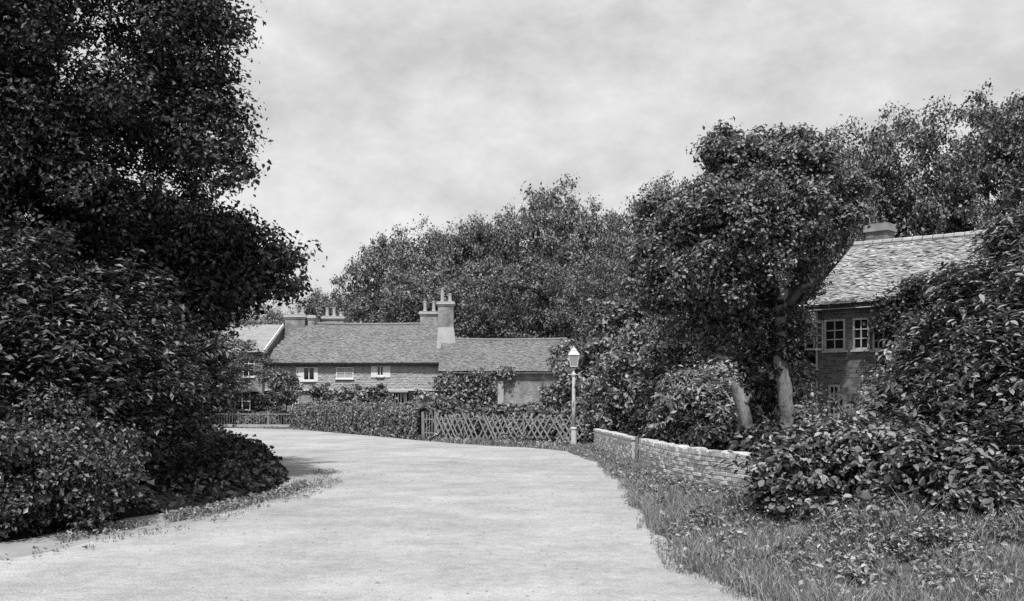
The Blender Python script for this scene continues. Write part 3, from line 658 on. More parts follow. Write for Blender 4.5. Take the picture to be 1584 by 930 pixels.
# ------------------------------------------------------------------ hedges
def hedge(name, label, line, h, th, n, leaf, mat, seed, zlo=0.05, top_var=0.08):
    r = np.random.default_rng(seed); line = np.asarray(line, float)
    t = thing(name, label, 'hedge', (line[0][0], line[0][1], 0))
    seg = np.linalg.norm(np.diff(line, axis=0), axis=1); cum = np.concatenate([[0], np.cumsum(seg)]); L = cum[-1]
    def at(s): return np.column_stack([np.interp(s, cum, line[:, 0]), np.interp(s, cum, line[:, 1])])
    def frame(s):
        a, b = at(np.clip(s - 0.1, 0, L)), at(np.clip(s + 0.1, 0, L)); u = unit(b - a); return u, np.column_stack([-u[:, 1], u[:, 0]])
    hs = np.interp(np.arange(0, L + 1, 0.8), np.arange(0, L + 1, 0.8), h + r.normal(size=len(np.arange(0, L + 1, 0.8))) * top_var)
    hh = lambda s: np.interp(s, np.arange(0, L + 1, 0.8), hs)
    s = np.linspace(0, L, max(8, int(L / 0.5))); c = at(s); u, nn = frame(s); V = []; m = len(s)
    for k in range(m):
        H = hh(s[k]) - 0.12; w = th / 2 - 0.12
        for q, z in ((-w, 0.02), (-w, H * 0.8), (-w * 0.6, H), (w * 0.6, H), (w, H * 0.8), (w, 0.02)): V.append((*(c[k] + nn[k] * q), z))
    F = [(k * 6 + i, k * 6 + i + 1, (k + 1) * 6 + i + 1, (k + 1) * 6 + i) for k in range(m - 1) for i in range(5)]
    np_obj('shade_core', V, F, M['core'], t, smooth=True)  # dark shell, its colour stands for the shade inside the hedge
    for e in (0, m - 1): np_obj('shade_core', V[e * 6:e * 6 + 6], [(0, 1, 2, 3, 4, 5)], M['core'], t)
    # leaves over both faces and the top
    S = r.uniform(-0.1, L + 0.1, n); a = r.uniform(0, 1, n); H = hh(S); w = th / 2
    per = 2 * H + 2 * w; q = a * per
    off = np.where(q < H, -w, np.where(q < H + 2 * w, q - H - w, w)); z = np.where(q < H, q, np.where(q < H + 2 * w, H, per - q))
    z = np.maximum(z, zlo); cor = np.clip((z - H * 0.8) / (H * 0.2), 0, 1); off = off * (1 - 0.28 * cor ** 2)
    u, nn = frame(S); c = at(np.clip(S, 0, L))
    bump_ = 0.05 * np.sin(S * 3.1 + z * 4) + 0.03 * np.sin(S * 7.7 - z * 6) + r.normal(size=n) * 0.05
    onrm = np.where(np.abs(off) > w * 0.7, np.sign(off), 0.0)
    p2 = c + nn * (off + onrm * bump_)[:, None]
    zz = z + np.where(onrm == 0, bump_, 0)
    nr = np.column_stack([nn * onrm[:, None], np.where(onrm == 0, 1.0, 0.35)]) + 0.55 * r.normal(size=(n, 3))
    V, F = leaf_mesh(np.column_stack([p2, zz]), nr, leaf[0], leaf[1], r); np_obj('foliage', V, F, M[mat], t, kind='stuff')
    return t
hedge('privet_hedge', 'long clipped hedge in front of the main cottage', [(-12.0, 59.2), (-7.6, 50.8), (-3.35, 42.7)], 1.36, 1.3, 42000, (0.115, 0.085), 'leaf_hedge', 101, top_var=0.04)
hedge('garden_hedge', 'uneven hedge growing behind the lattice fence', [(-3.3, 43.0), (-0.2, 40.0), (3.5, 38.7), (5.4, 37.6)], 1.28, 0.9, 15000, (0.15, 0.10), 'leaf_mid', 102, top_var=0.16)
hedge('low_hedge', 'low dark hedge behind the rail fence left of the cottage', [(-24, 63.6), (-17, 62.2), (-12.4, 60.8)], 0.92, 0.8, 11000, (0.16, 0.11), 'leaf_hedge', 103, top_var=0.12)

# ------------------------------------------------------------------ lattice fence, pale gate, low rail fence
def lattice():
    a, b = np.array([-3.05, 41.6]), np.array([3.15, 37.0]); pts = [a, np.array([0.2, 38.6]), b]
    t = thing('lattice_fence', 'rustic diamond lattice fence of split laths beside the lamp post', 'fence', (a[0], a[1], 0))
    r = np.random.default_rng(7); H = 1.02; seg = [np.linalg.norm(pts[1] - pts[0]), np.linalg.norm(pts[2] - pts[1])]; L = sum(seg)
    def at(s):
        if s < seg[0]: return pts[0] + (pts[1] - pts[0]) * s / seg[0]
        return pts[1] + (pts[2] - pts[1]) * (s - seg[0]) / seg[1]
    nn = unit(np.array([-(b - a)[1], (b - a)[0]])); nn = -nn if nn[1] > 0 else nn
    step = 0.26; n = int(L / step)
    for lay, sg in ((0.0, 1), (0.03, -1)):
        for k in range(-2, n + 1):
            if r.random() < 0.08: continue
            s0 = k * step + r.normal() * 0.03; s1 = s0 + H * 0.62
            z0, z1 = 0.06, H + r.uniform(-0.06, 0.08)
            if sg < 0: s0, s1 = s1, s0
            def cl(s, z, so, zo):
                if s < 0: f = (0 - s) / (so - s); return 0.0, z + (zo - z) * f
                if s > L: f = (L - s) / (so - s); return L, z + (zo - z) * f
                return s, z
            (e0, y0), (e1, y1) = cl(s0, z0, s1, z1), cl(s1, z1, s0, z0)
            if (s0 < 0 and s1 < 0) or (s0 > L and s1 > L): continue
            p = at(e0) + nn * lay; q = at(e1) + nn * lay
            MB().bar((p[0], p[1], y0), (q[0], q[1], y1), 0.018, 0.05 * r.uniform(0.8, 1.2)).obj('lath', M['lath'], t)
    for s in np.linspace(0.05, L - 0.05, 6):
        p = at(s) - nn * 0.06; MB().box(p[0] - 0.04, p[0] + 0.04, p[1] - 0.04, p[1] + 0.04, 0, H + 0.1).obj('post', M['timber'], t)
    for k in range(2):
        p, q = pts[k] - nn * 0.035, pts[k + 1] - nn * 0.035
        MB().bar((*p, 0.9), (*q, 0.9), 0.03, 0.05).obj('rail', M['timber'], t)
lattice()
def pale_gate():
    a = np.array([-3.58, 42.2]); b = np.array([-3.12, 41.7]); t = thing('picket_gate', 'narrow pale picket gate between the hedge and lattice fence', 'gate', (a[0], a[1], 0)); r = np.random.default_rng(9)
    for k in range(5):
        p = a + (b - a) * k / 4; MB().bar((*p, 0.06), (p[0] + r.normal() * 0.01, p[1], 1.08 + r.uniform(-0.05, 0.05)), 0.055, 0.02).obj('picket', M['lath'], t)
    for z in (0.3, 0.85): MB().bar((a[0], a[1] + 0.03, z), (b[0], b[1] + 0.03, z), 0.025, 0.06).obj('rail', M['timber'], t)
    for p in (a - (b - a) * 0.14, b + (b - a) * 0.1): MB().box(p[0] - 0.05, p[0] + 0.05, p[1] - 0.05, p[1] + 0.05, 0, 1.15).obj('gate_post', M['timber'], t)
pale_gate()
def rail_fence():
    a, b = np.array([-23.5, 62.3]), np.array([-12.3, 59.8]); t = thing('rail_fence', 'low rail fence with thin upright pales along the lane', 'fence', (a[0], a[1], 0)); r = np.random.default_rng(10)
    L = np.linalg.norm(b - a); u = (b - a) / L; n = int(L / 1.9)
    for k in range(n + 1):
        p = a + u * k * L / n; MB().box(p[0] - 0.05, p[0] + 0.05, p[1] - 0.05, p[1] + 0.05, 0, 0.95).obj('post', M['timber'], t)
    off = np.array([-u[1], u[0]]) * -0.06
    for z, h in ((0.14, 0.16), (0.82, 0.06)):
        p, q = a + off, b + off; MB().bar((*p, z), (*q, z), 0.035, h).obj('rail', M['render'] if z < 0.5 else M['timber'], t)
    m = int(L / 0.17)
    for k in range(m):
        p = a + u * (k + 0.5) * L / m + off * 0.5; MB().bar((*p, 0.1), (*p, 0.9 + r.uniform(-0.04, 0.04)), 0.03, 0.02).obj('pale', M['timber'], t)
rail_fence()
# slender young tree by the low fence
yt = P(432, 660, 60.5)
tree('young_tree', 'slender young tree standing by the low rail fence', G0(yt), P(433, 575, 60.5), 0.07, 0.04, [lobe(437, 600, 60.5, 18), (lobe(425, 585, 60.8, 12)), lobe(448, 590, 60.8, 12)], 60, 50, 0.35, (0.2, 0.12), 'leaf_mid', 111, limbs=3)
# front garden bushes along the cottage
FG = 'front garden bushes along the cottage wall'
for k, (px, py, d, rp, lab) in enumerate([(345, 572, 64, 15, 'climbing bush against the end of slate-roofed house'), (416, 620, 63.5, 10, 'small bush below the join of the two houses'), (443, 600, 64.5, 14, 'dark bush left of the first cottage window'),
        (502, 612, 65, 16, 'leafy bush below the first upper window'), (545, 611, 65, 16, 'leafy bush below the middle upper window'), (586, 612, 65.5, 13, 'bush beside the ground floor window'), (655, 617, 65, 13, 'bush beside the cottage door')]):
    shrub('front_bush', lab, px, 660, d, [(px, py, d, rp), (px - rp * 0.7, py + 8, d + 0.3, rp * 0.75), (px + rp * 0.8, py + 6, d, rp * 0.7), (px, py + rp, d - 0.2, rp)], 75, 60, 0.35, (0.22, 0.13), 'leaf_mid' if k % 2 else 'leaf_shrub', 120 + k, cat='bush', group=FG)

# ------------------------------------------------------------------ buildings
def uv_box(me):
    """wall UVs in metres: along the wall, up"""
    uv = me.uv_layers.new(name='UVMap')
    for p in me.polygons:
        n = p.normal
        for li in p.loop_indices:
            v = me.vertices[me.loops[li].vertex_index].co
            if abs(n.z) > 0.8: uv.data[li].uv = (v.x, v.y)
            else:
                u = Vector((-n.y, n.x, 0)).normalized(); uv.data[li].uv = (v.dot(u), v.z)
def wall_part(mb, name, mat, parent):
    o = mb.obj(name, mat, parent); uv_box(o.data); return o
def tile_field(name, o, along, upslope, L0, L1, S, mat, parent, tw=0.17, gauge=0.1, th=0.014, seed=0, clip=None, sag=0.0, wob=0.012):
    """courses of overlapping tiles; o origin at eave, along unit, upslope unit, L0..L1 along, S slope length"""
    r = np.random.default_rng(seed); o = np.asarray(o, float); a = np.asarray(along, float); u = np.asarray(upslope, float); n = unit(np.cross(a, u))
    V = []; cnt = 0
    rows = int(S / gauge)
    P0 = []
    for k in range(rows + 1):
        x = np.arange(L0 - (k % 2) * tw / 2, L1, tw); s = np.full(len(x), k * gauge)
        P0.append(np.column_stack([x, s]))
    P0 = np.concatenate(P0)
    if clip is not None: P0 = P0[clip(P0[:, 0] + tw / 2, P0[:, 1])]
    m = len(P0)
    x0 = np.maximum(P0[:, 0], L0); x1 = np.minimum(P0[:, 0] + tw - 0.004, L1); s0 = P0[:, 1] + r.normal(size=m) * 0.006; s1 = np.minimum(s0 + gauge * 1.7, S + 0.02)
    lift = th * 1.2 + np.abs(r.normal(size=m)) * wob
    sg = -sag * np.sin(np.pi * np.clip((P0[:, 0] - L0) / (L1 - L0), 0, 1)) * np.clip(s0 / S, 0, 1) + 0.012 * np.sin(P0[:, 0] * 1.9 + seed) * np.sin(s0 * 1.3)
    def q(x, s, h): return o + a * x[:, None] + u * s[:, None] + n * (h + sg)[:, None]
    tilt = r.normal(size=m) * wob * 0.6
    V = np.stack([q(x0, s0, lift - tilt), q(x1, s0, lift + tilt), q(x1, s1, np.zeros(m)), q(x0, s1, np.zeros(m)), q(x0, s0, lift - th - tilt), q(x1, s0, lift - th + tilt)], 1).reshape(-1, 3)
    i = np.arange(m)[:, None] * 6
    F = np.concatenate([i + np.array([f]) for f in ((0, 1, 2, 3), (4, 5, 1, 0), (4, 0, 3, 3), (1, 5, 2, 2))], 1).reshape(-1, 4)[:, :]
    # degenerate quads for the thin sides: keep only the two real faces and make side triangles double as slivers
    F = np.concatenate([i + np.array([[0, 1, 2, 3]]), i + np.array([[4, 5, 1, 0]])], 1).reshape(-1, 4)
    return np_obj(name, V, F, M[mat], parent, kind='stuff')
def chimney(parent, name, x, y, w, dpt, z0, ztop, pots, mat='brick_pale', pot_h=0.5, heights=None):
    mb = MB(); mb.box(x - w / 2, x + w / 2, y - dpt / 2, y + dpt / 2, z0, ztop - 0.3)
    c = wall_part(mb, name, M[mat], parent)
    for k, (e, za, zb) in enumerate(((0.05, ztop - 0.3, ztop - 0.2), (0.1, ztop - 0.2, ztop - 0.08), (0.04, ztop - 0.08, ztop))):
        MB().box(x - w / 2 - e, x + w / 2 + e, y - dpt / 2 - e, y + dpt / 2 + e, za + 0.0, zb).obj('cap_course', M[mat] if k != 1 else M['mortar'], c)
    for k in range(pots):
        px = x + (k - (pots - 1) / 2) * w / max(pots, 1); h = pot_h * (heights[k] if heights else 1)
        MB().lathe((px, y, ztop), [(0.14, 0), (0.15, 0.04), (0.115, 0.08), (0.10, h - 0.1), (0.125, h - 0.08), (0.125, h), (0.08, h), (0.075, h - 0.15)], 10).obj('chimney_pot', M['pot'], c)
    return c
def window(parent, fr, a0, a1, z0, z1, cols, rows, mat='white', depth=0.0, fw=0.06, bar=0.03, glass='glass', sill=True, name='window'):
    """window in wall frame fr (origin, along, outward): frame proud of the wall, dark glass behind glazing bars"""
    mb = MB(); D0, D1 = depth + 0.01, depth + 0.06
    for (x0, x1, y0, y1) in ((a0, a0 + fw, z0, z1), (a1 - fw, a1, z0, z1), (a0 + fw, a1 - fw, z0, z0 + fw), (a0 + fw, a1 - fw, z1 - fw, z1)): mb.fbox(fr, x0, x1, D0, D1, y0, y1)
    w = mb.obj(name, M[mat], parent)
    cw = (a1 - a0 - 2 * fw) / cols; ch = (z1 - z0 - 2 * fw) / rows
    for i in range(cols):
        for j in range(rows):
            MB().fbox(fr, a0 + fw + i * cw, a0 + fw + (i + 1) * cw, D0 + 0.004, D0 + 0.012, z0 + fw + j * ch, z0 + fw + (j + 1) * ch).obj('pane', M[glass], w)
    mb = MB()
    for i in range(1, cols): mb.fbox(fr, a0 + fw + i * cw - bar / 2, a0 + fw + i * cw + bar / 2, D0 + 0.014, D1 - 0.006, z0 + fw, z1 - fw)
    for j in range(1, rows): mb.fbox(fr, a0 + fw, a1 - fw, D0 + 0.0145, D1 - 0.009, z0 + fw + j * ch - bar / 2, z0 + fw + j * ch + bar / 2)
    if cols > 1 or rows > 1: mb.obj('glazing_bar', M[mat], w)
    if sill: MB().fbox(fr, a0 - 0.06, a1 + 0.06, depth + 0.0, depth + 0.11, z0 - 0.06, z0 - 0.002).obj('sill', M[mat], w)
    return w

# --- main cottage with tile-hung upper storey
def main_cottage():
    Y = 68.0; x0, x1 = -16.3, -4.3; eZ, rZ = 4.12, 6.92; yr = Y + 3.0; xr0, xr1 = -14.45, -4.45; xe1 = -3.25
    t = thing('tiled_cottage', 'long low cottage with tile-hung upper storey and tiled roof', 'cottage', ((x0 + x1) / 2, Y, 0))
    wall_part(MB().box(x0 + 0.08, x1, Y + 0.08, Y + 6, 0, 2.4), 'lower_wall', M['brick_pale'], t)
    wall_part(MB().box(x0 + 0.02, x1, Y + 0.05, Y + 6, 2.4, eZ + 0.1), 'upper_wall', M['brick_pale'], t)
    fr = ((x0, Y, 0), (1, 0), (0, -1)); W = x1 - x0
    # hung tiles: vertical courses kicked out at the foot
    wins = [(458, 492, 568, 591), (520, 547, 568, 586), (574, 604, 566, 584)]
    wm = [((a - CX) * Y / F_PX - x0, (b - CX) * Y / F_PX - x0, EYE + (HOR - d) * Y / F_PX, EYE + (HOR - c) * Y / F_PX) for a, b, c, d in wins]
    def clip(x, s):
        k = np.ones(len(x), bool)
        for a, b, c, d in wm: k &= ~((x > a) & (x < b) & (s + 2.36 > c - 0.1) & (s + 2.36 < d))
        return k
    tile_field('hung_tiles', (x0, Y + 0.0, 2.36), (1, 0, 0), (0, 0, 1), 0, W - 0.4, eZ - 2.36, 'tile_hung', t, 0.17, 0.11, 0.02, 3, clip=clip)
    MB().hexa([(x0, Y - 0.10, 2.26), (x1 - 0.4, Y - 0.10, 2.26), (x1 - 0.4, Y + 0.06, 2.30), (x0, Y + 0.06, 2.30), (x0, Y - 0.07, 2.30), (x1 - 0.4, Y - 0.07, 2.30), (x1 - 0.4, Y + 0.03, 2.42), (x0, Y + 0.03, 2.42)]).obj('drip_course', M['tile_hung'], t)
    for k, (a, b, c, d) in enumerate(wm):
        f2 = ((x0, Y - 0.02, 0), (1, 0), (0, -1))
        if k == 1: window(t, f2, a, b, c, d, 2, 2, glass='render')
        else:
            m0, m1 = (a + 0.33 * (b - a), a + 0.86 * (b - a)) if k == 0 else (a + 0.3 * (b - a), a + 0.66 * (b - a))
            w = window(t, f2, m0, m1, c + 0.1, d, 2, 1, bar=0.05)
            MB().fbox(f2, a, m0 - 0.01, 0.012, 0.05, c, d).obj('shutter', M['white'], w); MB().fbox(f2, m1 + 0.01, b, 0.012, 0.05, c, d).obj('shutter', M['white'], w)
            MB().fbox(f2, m0 - 0.005, m1 + 0.005, 0.0, 0.11, c, c + 0.04).obj('apron', M['white'], w)
    g = lambda px: (px - CX) * Y / F_PX - x0
    z = lambda py: EYE + (HOR - py) * Y / F_PX
    f3 = ((x0, Y + 0.06, 0), (1, 0), (0, -1))
    window(t, f3, g(606), g(626), 0.95, z(606), 4, 1, bar=0.08)
    d = MB().fbox(f3, g(629), g(640), 0.012, 0.04, 0.05, 2.05).obj('door', M['timber_dark'], t)
    MB().fbox(f3, g(627), g(629), 0.01, 0.08, 0.05, 2.1).obj('door_jamb', M['white'], d); MB().fbox(f3, g(640), g(642), 0.01, 0.08, 0.05, 2.1).obj('door_jamb', M['white'], d)
    MB().fbox(f3, g(602), g(632), 0.1, 0.45, z(607), z(604)).obj('hood', M['render'], t)
    window(t, f3, g(452), g(462), 0.9, 1.95, 2, 2)
    # roof: front slope hipped at both ends
    ov = 0.32
    ey = Y - ov; ez = eZ - 0.05
    MB().hexa([(x0 - 0.15, ey, ez), (xe1, ey, ez), (xe1, Y + 6.3, ez), (x0 - 0.15, Y + 6.3, ez), (xr0, yr - 0.01, rZ), (xr1, yr - 0.01, rZ), (xr1, yr + 0.01, rZ), (xr0, yr + 0.01, rZ)]).obj('roof', M['tile'], t)
    up = unit(np.array([0, yr - ey, rZ - ez])); S = math.hypot(yr - ey, rZ - ez)
    hl = (xr0 - (x0 - 0.15)) / S; hr = (xe1 - xr1) / S; Lw = xe1 - (x0 - 0.15)
    roof = [o for o in t.children if o.name.startswith('roof')][0]; roof.location.z -= 0.13
    tile_field('roof_tiles', (x0 - 0.15, ey, ez + 0.01), (1, 0, 0), up, 0, Lw, S, 'tile', roof, 0.17, 0.105, 0.02, 5, clip=lambda x, s: (x > hl * s) & (x < Lw - hr * s), sag=0.10)
    for k in range(36):
        xa = xr0 + (xr1 - xr0) * k / 36; V, F = tube([(xa, yr, rZ + 0.02 - 0.1 * math.sin(math.pi * k / 36)), (xa + (xr1 - xr0) / 36 - 0.015, yr, rZ + 0.02 - 0.1 * math.sin(math.pi * (k + 1) / 36))], [0.1, 0.095], 8, 0.02); np_obj('ridge_tile', V, F, M['tile'], roof)
    MB().box(x0 - 0.1, xe1 - 1.2, Y - 0.24, Y + 0.04, eZ - 0.16, eZ - 0.06).obj('eaves_board', M['timber_dark'], t)
    MB().box(x0 - 0.1, xe1 - 1.2, ey - 0.06, ey + 0.03, ez - 0.09, ez - 0.015).obj('gutter', M['timber_dark'], t)
    X = lambda px, d_: (px - CX) * d_ / F_PX
    Z = lambda py, d_: EYE + (HOR - py) * d_ / F_PX
    chimney(t, 'chimney', X(458, 71), 71.0, 1.35, 0.8, 5.9, Z(487, 71), 3, pot_h=0.55)
    chimney(t, 'chimney_stub', X(482.5, 71), 71.0, 0.45, 0.45, 6.4, Z(488, 71), 0)
    chimney(t, 'chimney', X(516, 73), 73.2, 1.45, 0.8, 5.0, Z(489, 73), 3, pot_h=0.62, heights=(1, 1, 0.5))
    chimney(t, 'chimney', X(664, 71.2), 71.3, 1.2, 0.8, 5.9, Z(482, 71.2), 2, pot_h=0.72)
    c4 = chimney(t, 'tall_chimney', X(690, 69.4), 69.5, 1.02, 0.95, 4.4, Z(467, 69.4), 2, pot_h=0.95, heights=(1, 0.6))
    q = X(690, 69.4)
    MB().hexa([(q - 0.62, 68.72, 4.4), (q + 0.80, 68.72, 4.4), (q + 0.80, 69.9, 4.4), (q - 0.62, 69.9, 4.4), (q - 0.52, 69.0, 6.5), (q + 0.52, 69.0, 6.5), (q + 0.52, 69.9, 6.5), (q - 0.52, 69.9, 6.5)]).obj('shoulder', M['render'], c4)
main_cottage()

# --- lower range to the right
def lower_range():
    Y = 66.3; x0, x1 = -4.56, 3.7; eZ, rZ, hd = 3.54, 5.72, 3.1
    t = thing('lower_cottage', 'lower cottage range with ivy-hung wall under a plain tiled roof', 'cottage', ((x0 + x1) / 2, Y, 0))
    wall_part(MB().box(x0, x1, Y, Y + 6, 0, eZ), 'wall', M['brick_pale'], t)
    wall_part(MB().add([(x1 - 0.3, Y, eZ), (x1, Y, eZ), (x1, Y + 6, eZ), (x1 - 0.3, Y + 6, eZ), (x1 - 0.3, Y + 3, rZ - 0.2), (x1, Y + 3, rZ - 0.2)], [(0, 1, 5, 4), (1, 2, 5), (2, 3, 4, 5), (3, 0, 4)]), 'gable', M['brick_pale'], t)
    ey = Y - 0.3; ez = eZ - 0.08; yr = Y + 3
    roof = MB().hexa([(x0, ey, ez), (x1 + 0.2, ey, ez), (x1 + 0.2, Y + 6.3, ez), (x0, Y + 6.3, ez), (x0, yr - 0.01, rZ), (x1 + 0.2, yr - 0.01, rZ), (x1 + 0.2, yr + 0.01, rZ), (x0, yr + 0.01, rZ)]).obj('roof', M['tile'], t)
    roof.location.z -= 0.10
    up = unit(np.array([0, yr - ey, rZ - ez])); S = math.hypot(yr - ey, rZ - ez)
    tile_field('roof_tiles', (x0 - 0.15, ey, ez + 0.01), (1, 0, 0), up, 0, x1 + 0.35 - x0, S, 'tile', roof, 0.17, 0.105, 0.02, 8, sag=0.06)
    for k in range(24):
        xa = x0 + (x1 - x0) * k / 24; V, F = tube([(xa, yr, rZ + 0.02 - 0.06 * math.sin(math.pi * k / 24)), (xa + (x1 - x0) / 24 - 0.015, yr, rZ + 0.02 - 0.06 * math.sin(math.pi * (k + 1) / 24))], [0.1, 0.095], 8, 0.02); np_obj('ridge_tile', V, F, M['tile'], roof)
    MB().box(x0, x1 + 0.1, Y - 0.24, Y - 0.002, eZ - 0.14, eZ - 0.06).obj('eaves_board', M['timber_dark'], t)
    g = lambda px: (px - CX) * Y / F_PX
    MB().box(g(770), g(779), Y - 0.25, Y + 0.0, 0, 2.85).obj('buttress', M['render'], t)
    MB().box(g(755), g(771), Y - 0.012, Y + 0.02, 2.75, 3.15).obj('plaster_panel', M['render'], t)
    fr = ((0, Y, 0), (1, 0), (0, -1)); window(t, fr, g(838), g(852), 1.1, 2.1, 2, 2, mat='timber')
    r = np.random.default_rng(66); n = 9000
    iv = [lobe(px, py, Y - 0.15, rp, ry=0.28) for px, py, rp in ((690, 592, 17), (712, 602, 24), (735, 594, 20), (705, 625, 22), (730, 620, 20), (748, 604, 14), (764, 577, 7), (783, 578, 8), (745, 635, 14))]
    p, nr, c = crown_points(iv, 210, 55, 0.4, r); p[:, 1] = np.minimum(p[:, 1], Y - 0.02); V, F = leaf_mesh(p, nr + np.array([0, -0.8, 0]), 0.2, 0.15, r)
    np_obj('ivy', V, F, M['leaf_mid'], t, kind='stuff')
lower_range()

# --- slate-roofed house on the left
def slate_house():
    Y = 67.4; x1 = (408 - CX) * Y / F_PX; x0 = x1 - 6.5; eZ = EYE + (HOR - 545) * Y / F_PX + 0.1; rZ = 6.75; hd = 3.0
    t = thing('slate_roofed_house', 'house with bright slate roof at the end of the cottage row', 'house', ((x0 + x1) / 2, Y, 0))
    wall_part(MB().box(x0, x1 - 0.1, Y, Y + 6, 0, eZ), 'wall', M['brick_pale'], t)
    wall_part(MB().add([(x1 - 0.3, Y, eZ), (x1 - 0.1, Y, eZ), (x1 - 0.1, Y + 6, eZ), (x1 - 0.3, Y + 6, eZ), (x1 - 0.3, Y + 3, rZ - 0.15), (x1 - 0.1, Y + 3, rZ - 0.15)], [(0, 1, 5, 4), (1, 2, 5), (2, 3, 4, 5), (3, 0, 4)]), 'gable', M['brick_pale'], t)
    ey = Y - 0.35; ez = eZ - 0.12; yr = Y + 3; xq = (438 - CX) * yr / F_PX
    roof = MB().hexa([(x0, ey, ez), (x1, ey, ez), (x1, Y + 6.3, ez), (x0, Y + 6.3, ez), (x0, yr - 0.01, rZ), (xq, yr - 0.01, rZ), (xq, yr + 0.01, rZ), (x0, yr + 0.01, rZ)]).obj('roof', M['slate'], t)
    up = unit(np.array([0, yr - ey, rZ - ez])); S = math.hypot(yr - ey, rZ - ez)
    tile_field('roof_slates', (x0, ey, ez + 0.01), (1, 0, 0), up, 0, xq - x0, S, 'slate', roof, 0.28, 0.2, 0.012, 12, wob=0.004, clip=lambda x, s: x < (x1 - x0) + (xq - x1) * s / S)
    MB().bar((x1 + 0.03, ey, ez - 0.04), (xq + 0.03, yr, rZ - 0.0), 0.06, 0.2).obj('bargeboard', M['white'], roof)
    MB().box(x0, x1, Y - 0.3, Y - 0.01, eZ - 0.28, eZ - 0.13).obj('eaves_board', M['timber_dark'], t)
    g = lambda px: (px - CX) * Y / F_PX
    z = lambda py: EYE + (HOR - py) * Y / F_PX
    fr = ((0, Y, 0), (1, 0), (0, -1)); window(t, fr, g(376), g(394), z(583), z(552), 2, 3, bar=0.05)
    bx0, bx1 = g(345), g(399); by = Y - 1.3
    wall_part(MB().box(bx0 + 0.1, bx1 - 0.1, by + 0.05, Y, 0, 1.0), 'bay_wall', M['brick_pale'], t)
    MB().hexa([(bx0 - 0.1, by - 0.2, z(606)), (bx1 + 0.1, by - 0.2, z(606)), (bx1 + 0.1, Y, z(606)), (bx0 - 0.1, Y, z(606)), (bx0 + 0.2, Y - 0.5, z(589)), (bx1 - 0.3, Y - 0.5, z(589)), (bx1 - 0.3, Y, z(589)), (bx0 + 0.2, Y, z(589))]).obj('bay_roof', M['slate'], t)
    fb = ((0, by, 0), (1, 0), (0, -1)); window(t, fb, bx0 + 0.15, bx1 - 0.15, 1.0, z(607), 4, 2, bar=0.07)
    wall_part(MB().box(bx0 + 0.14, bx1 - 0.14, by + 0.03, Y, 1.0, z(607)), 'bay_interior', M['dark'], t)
slate_house()

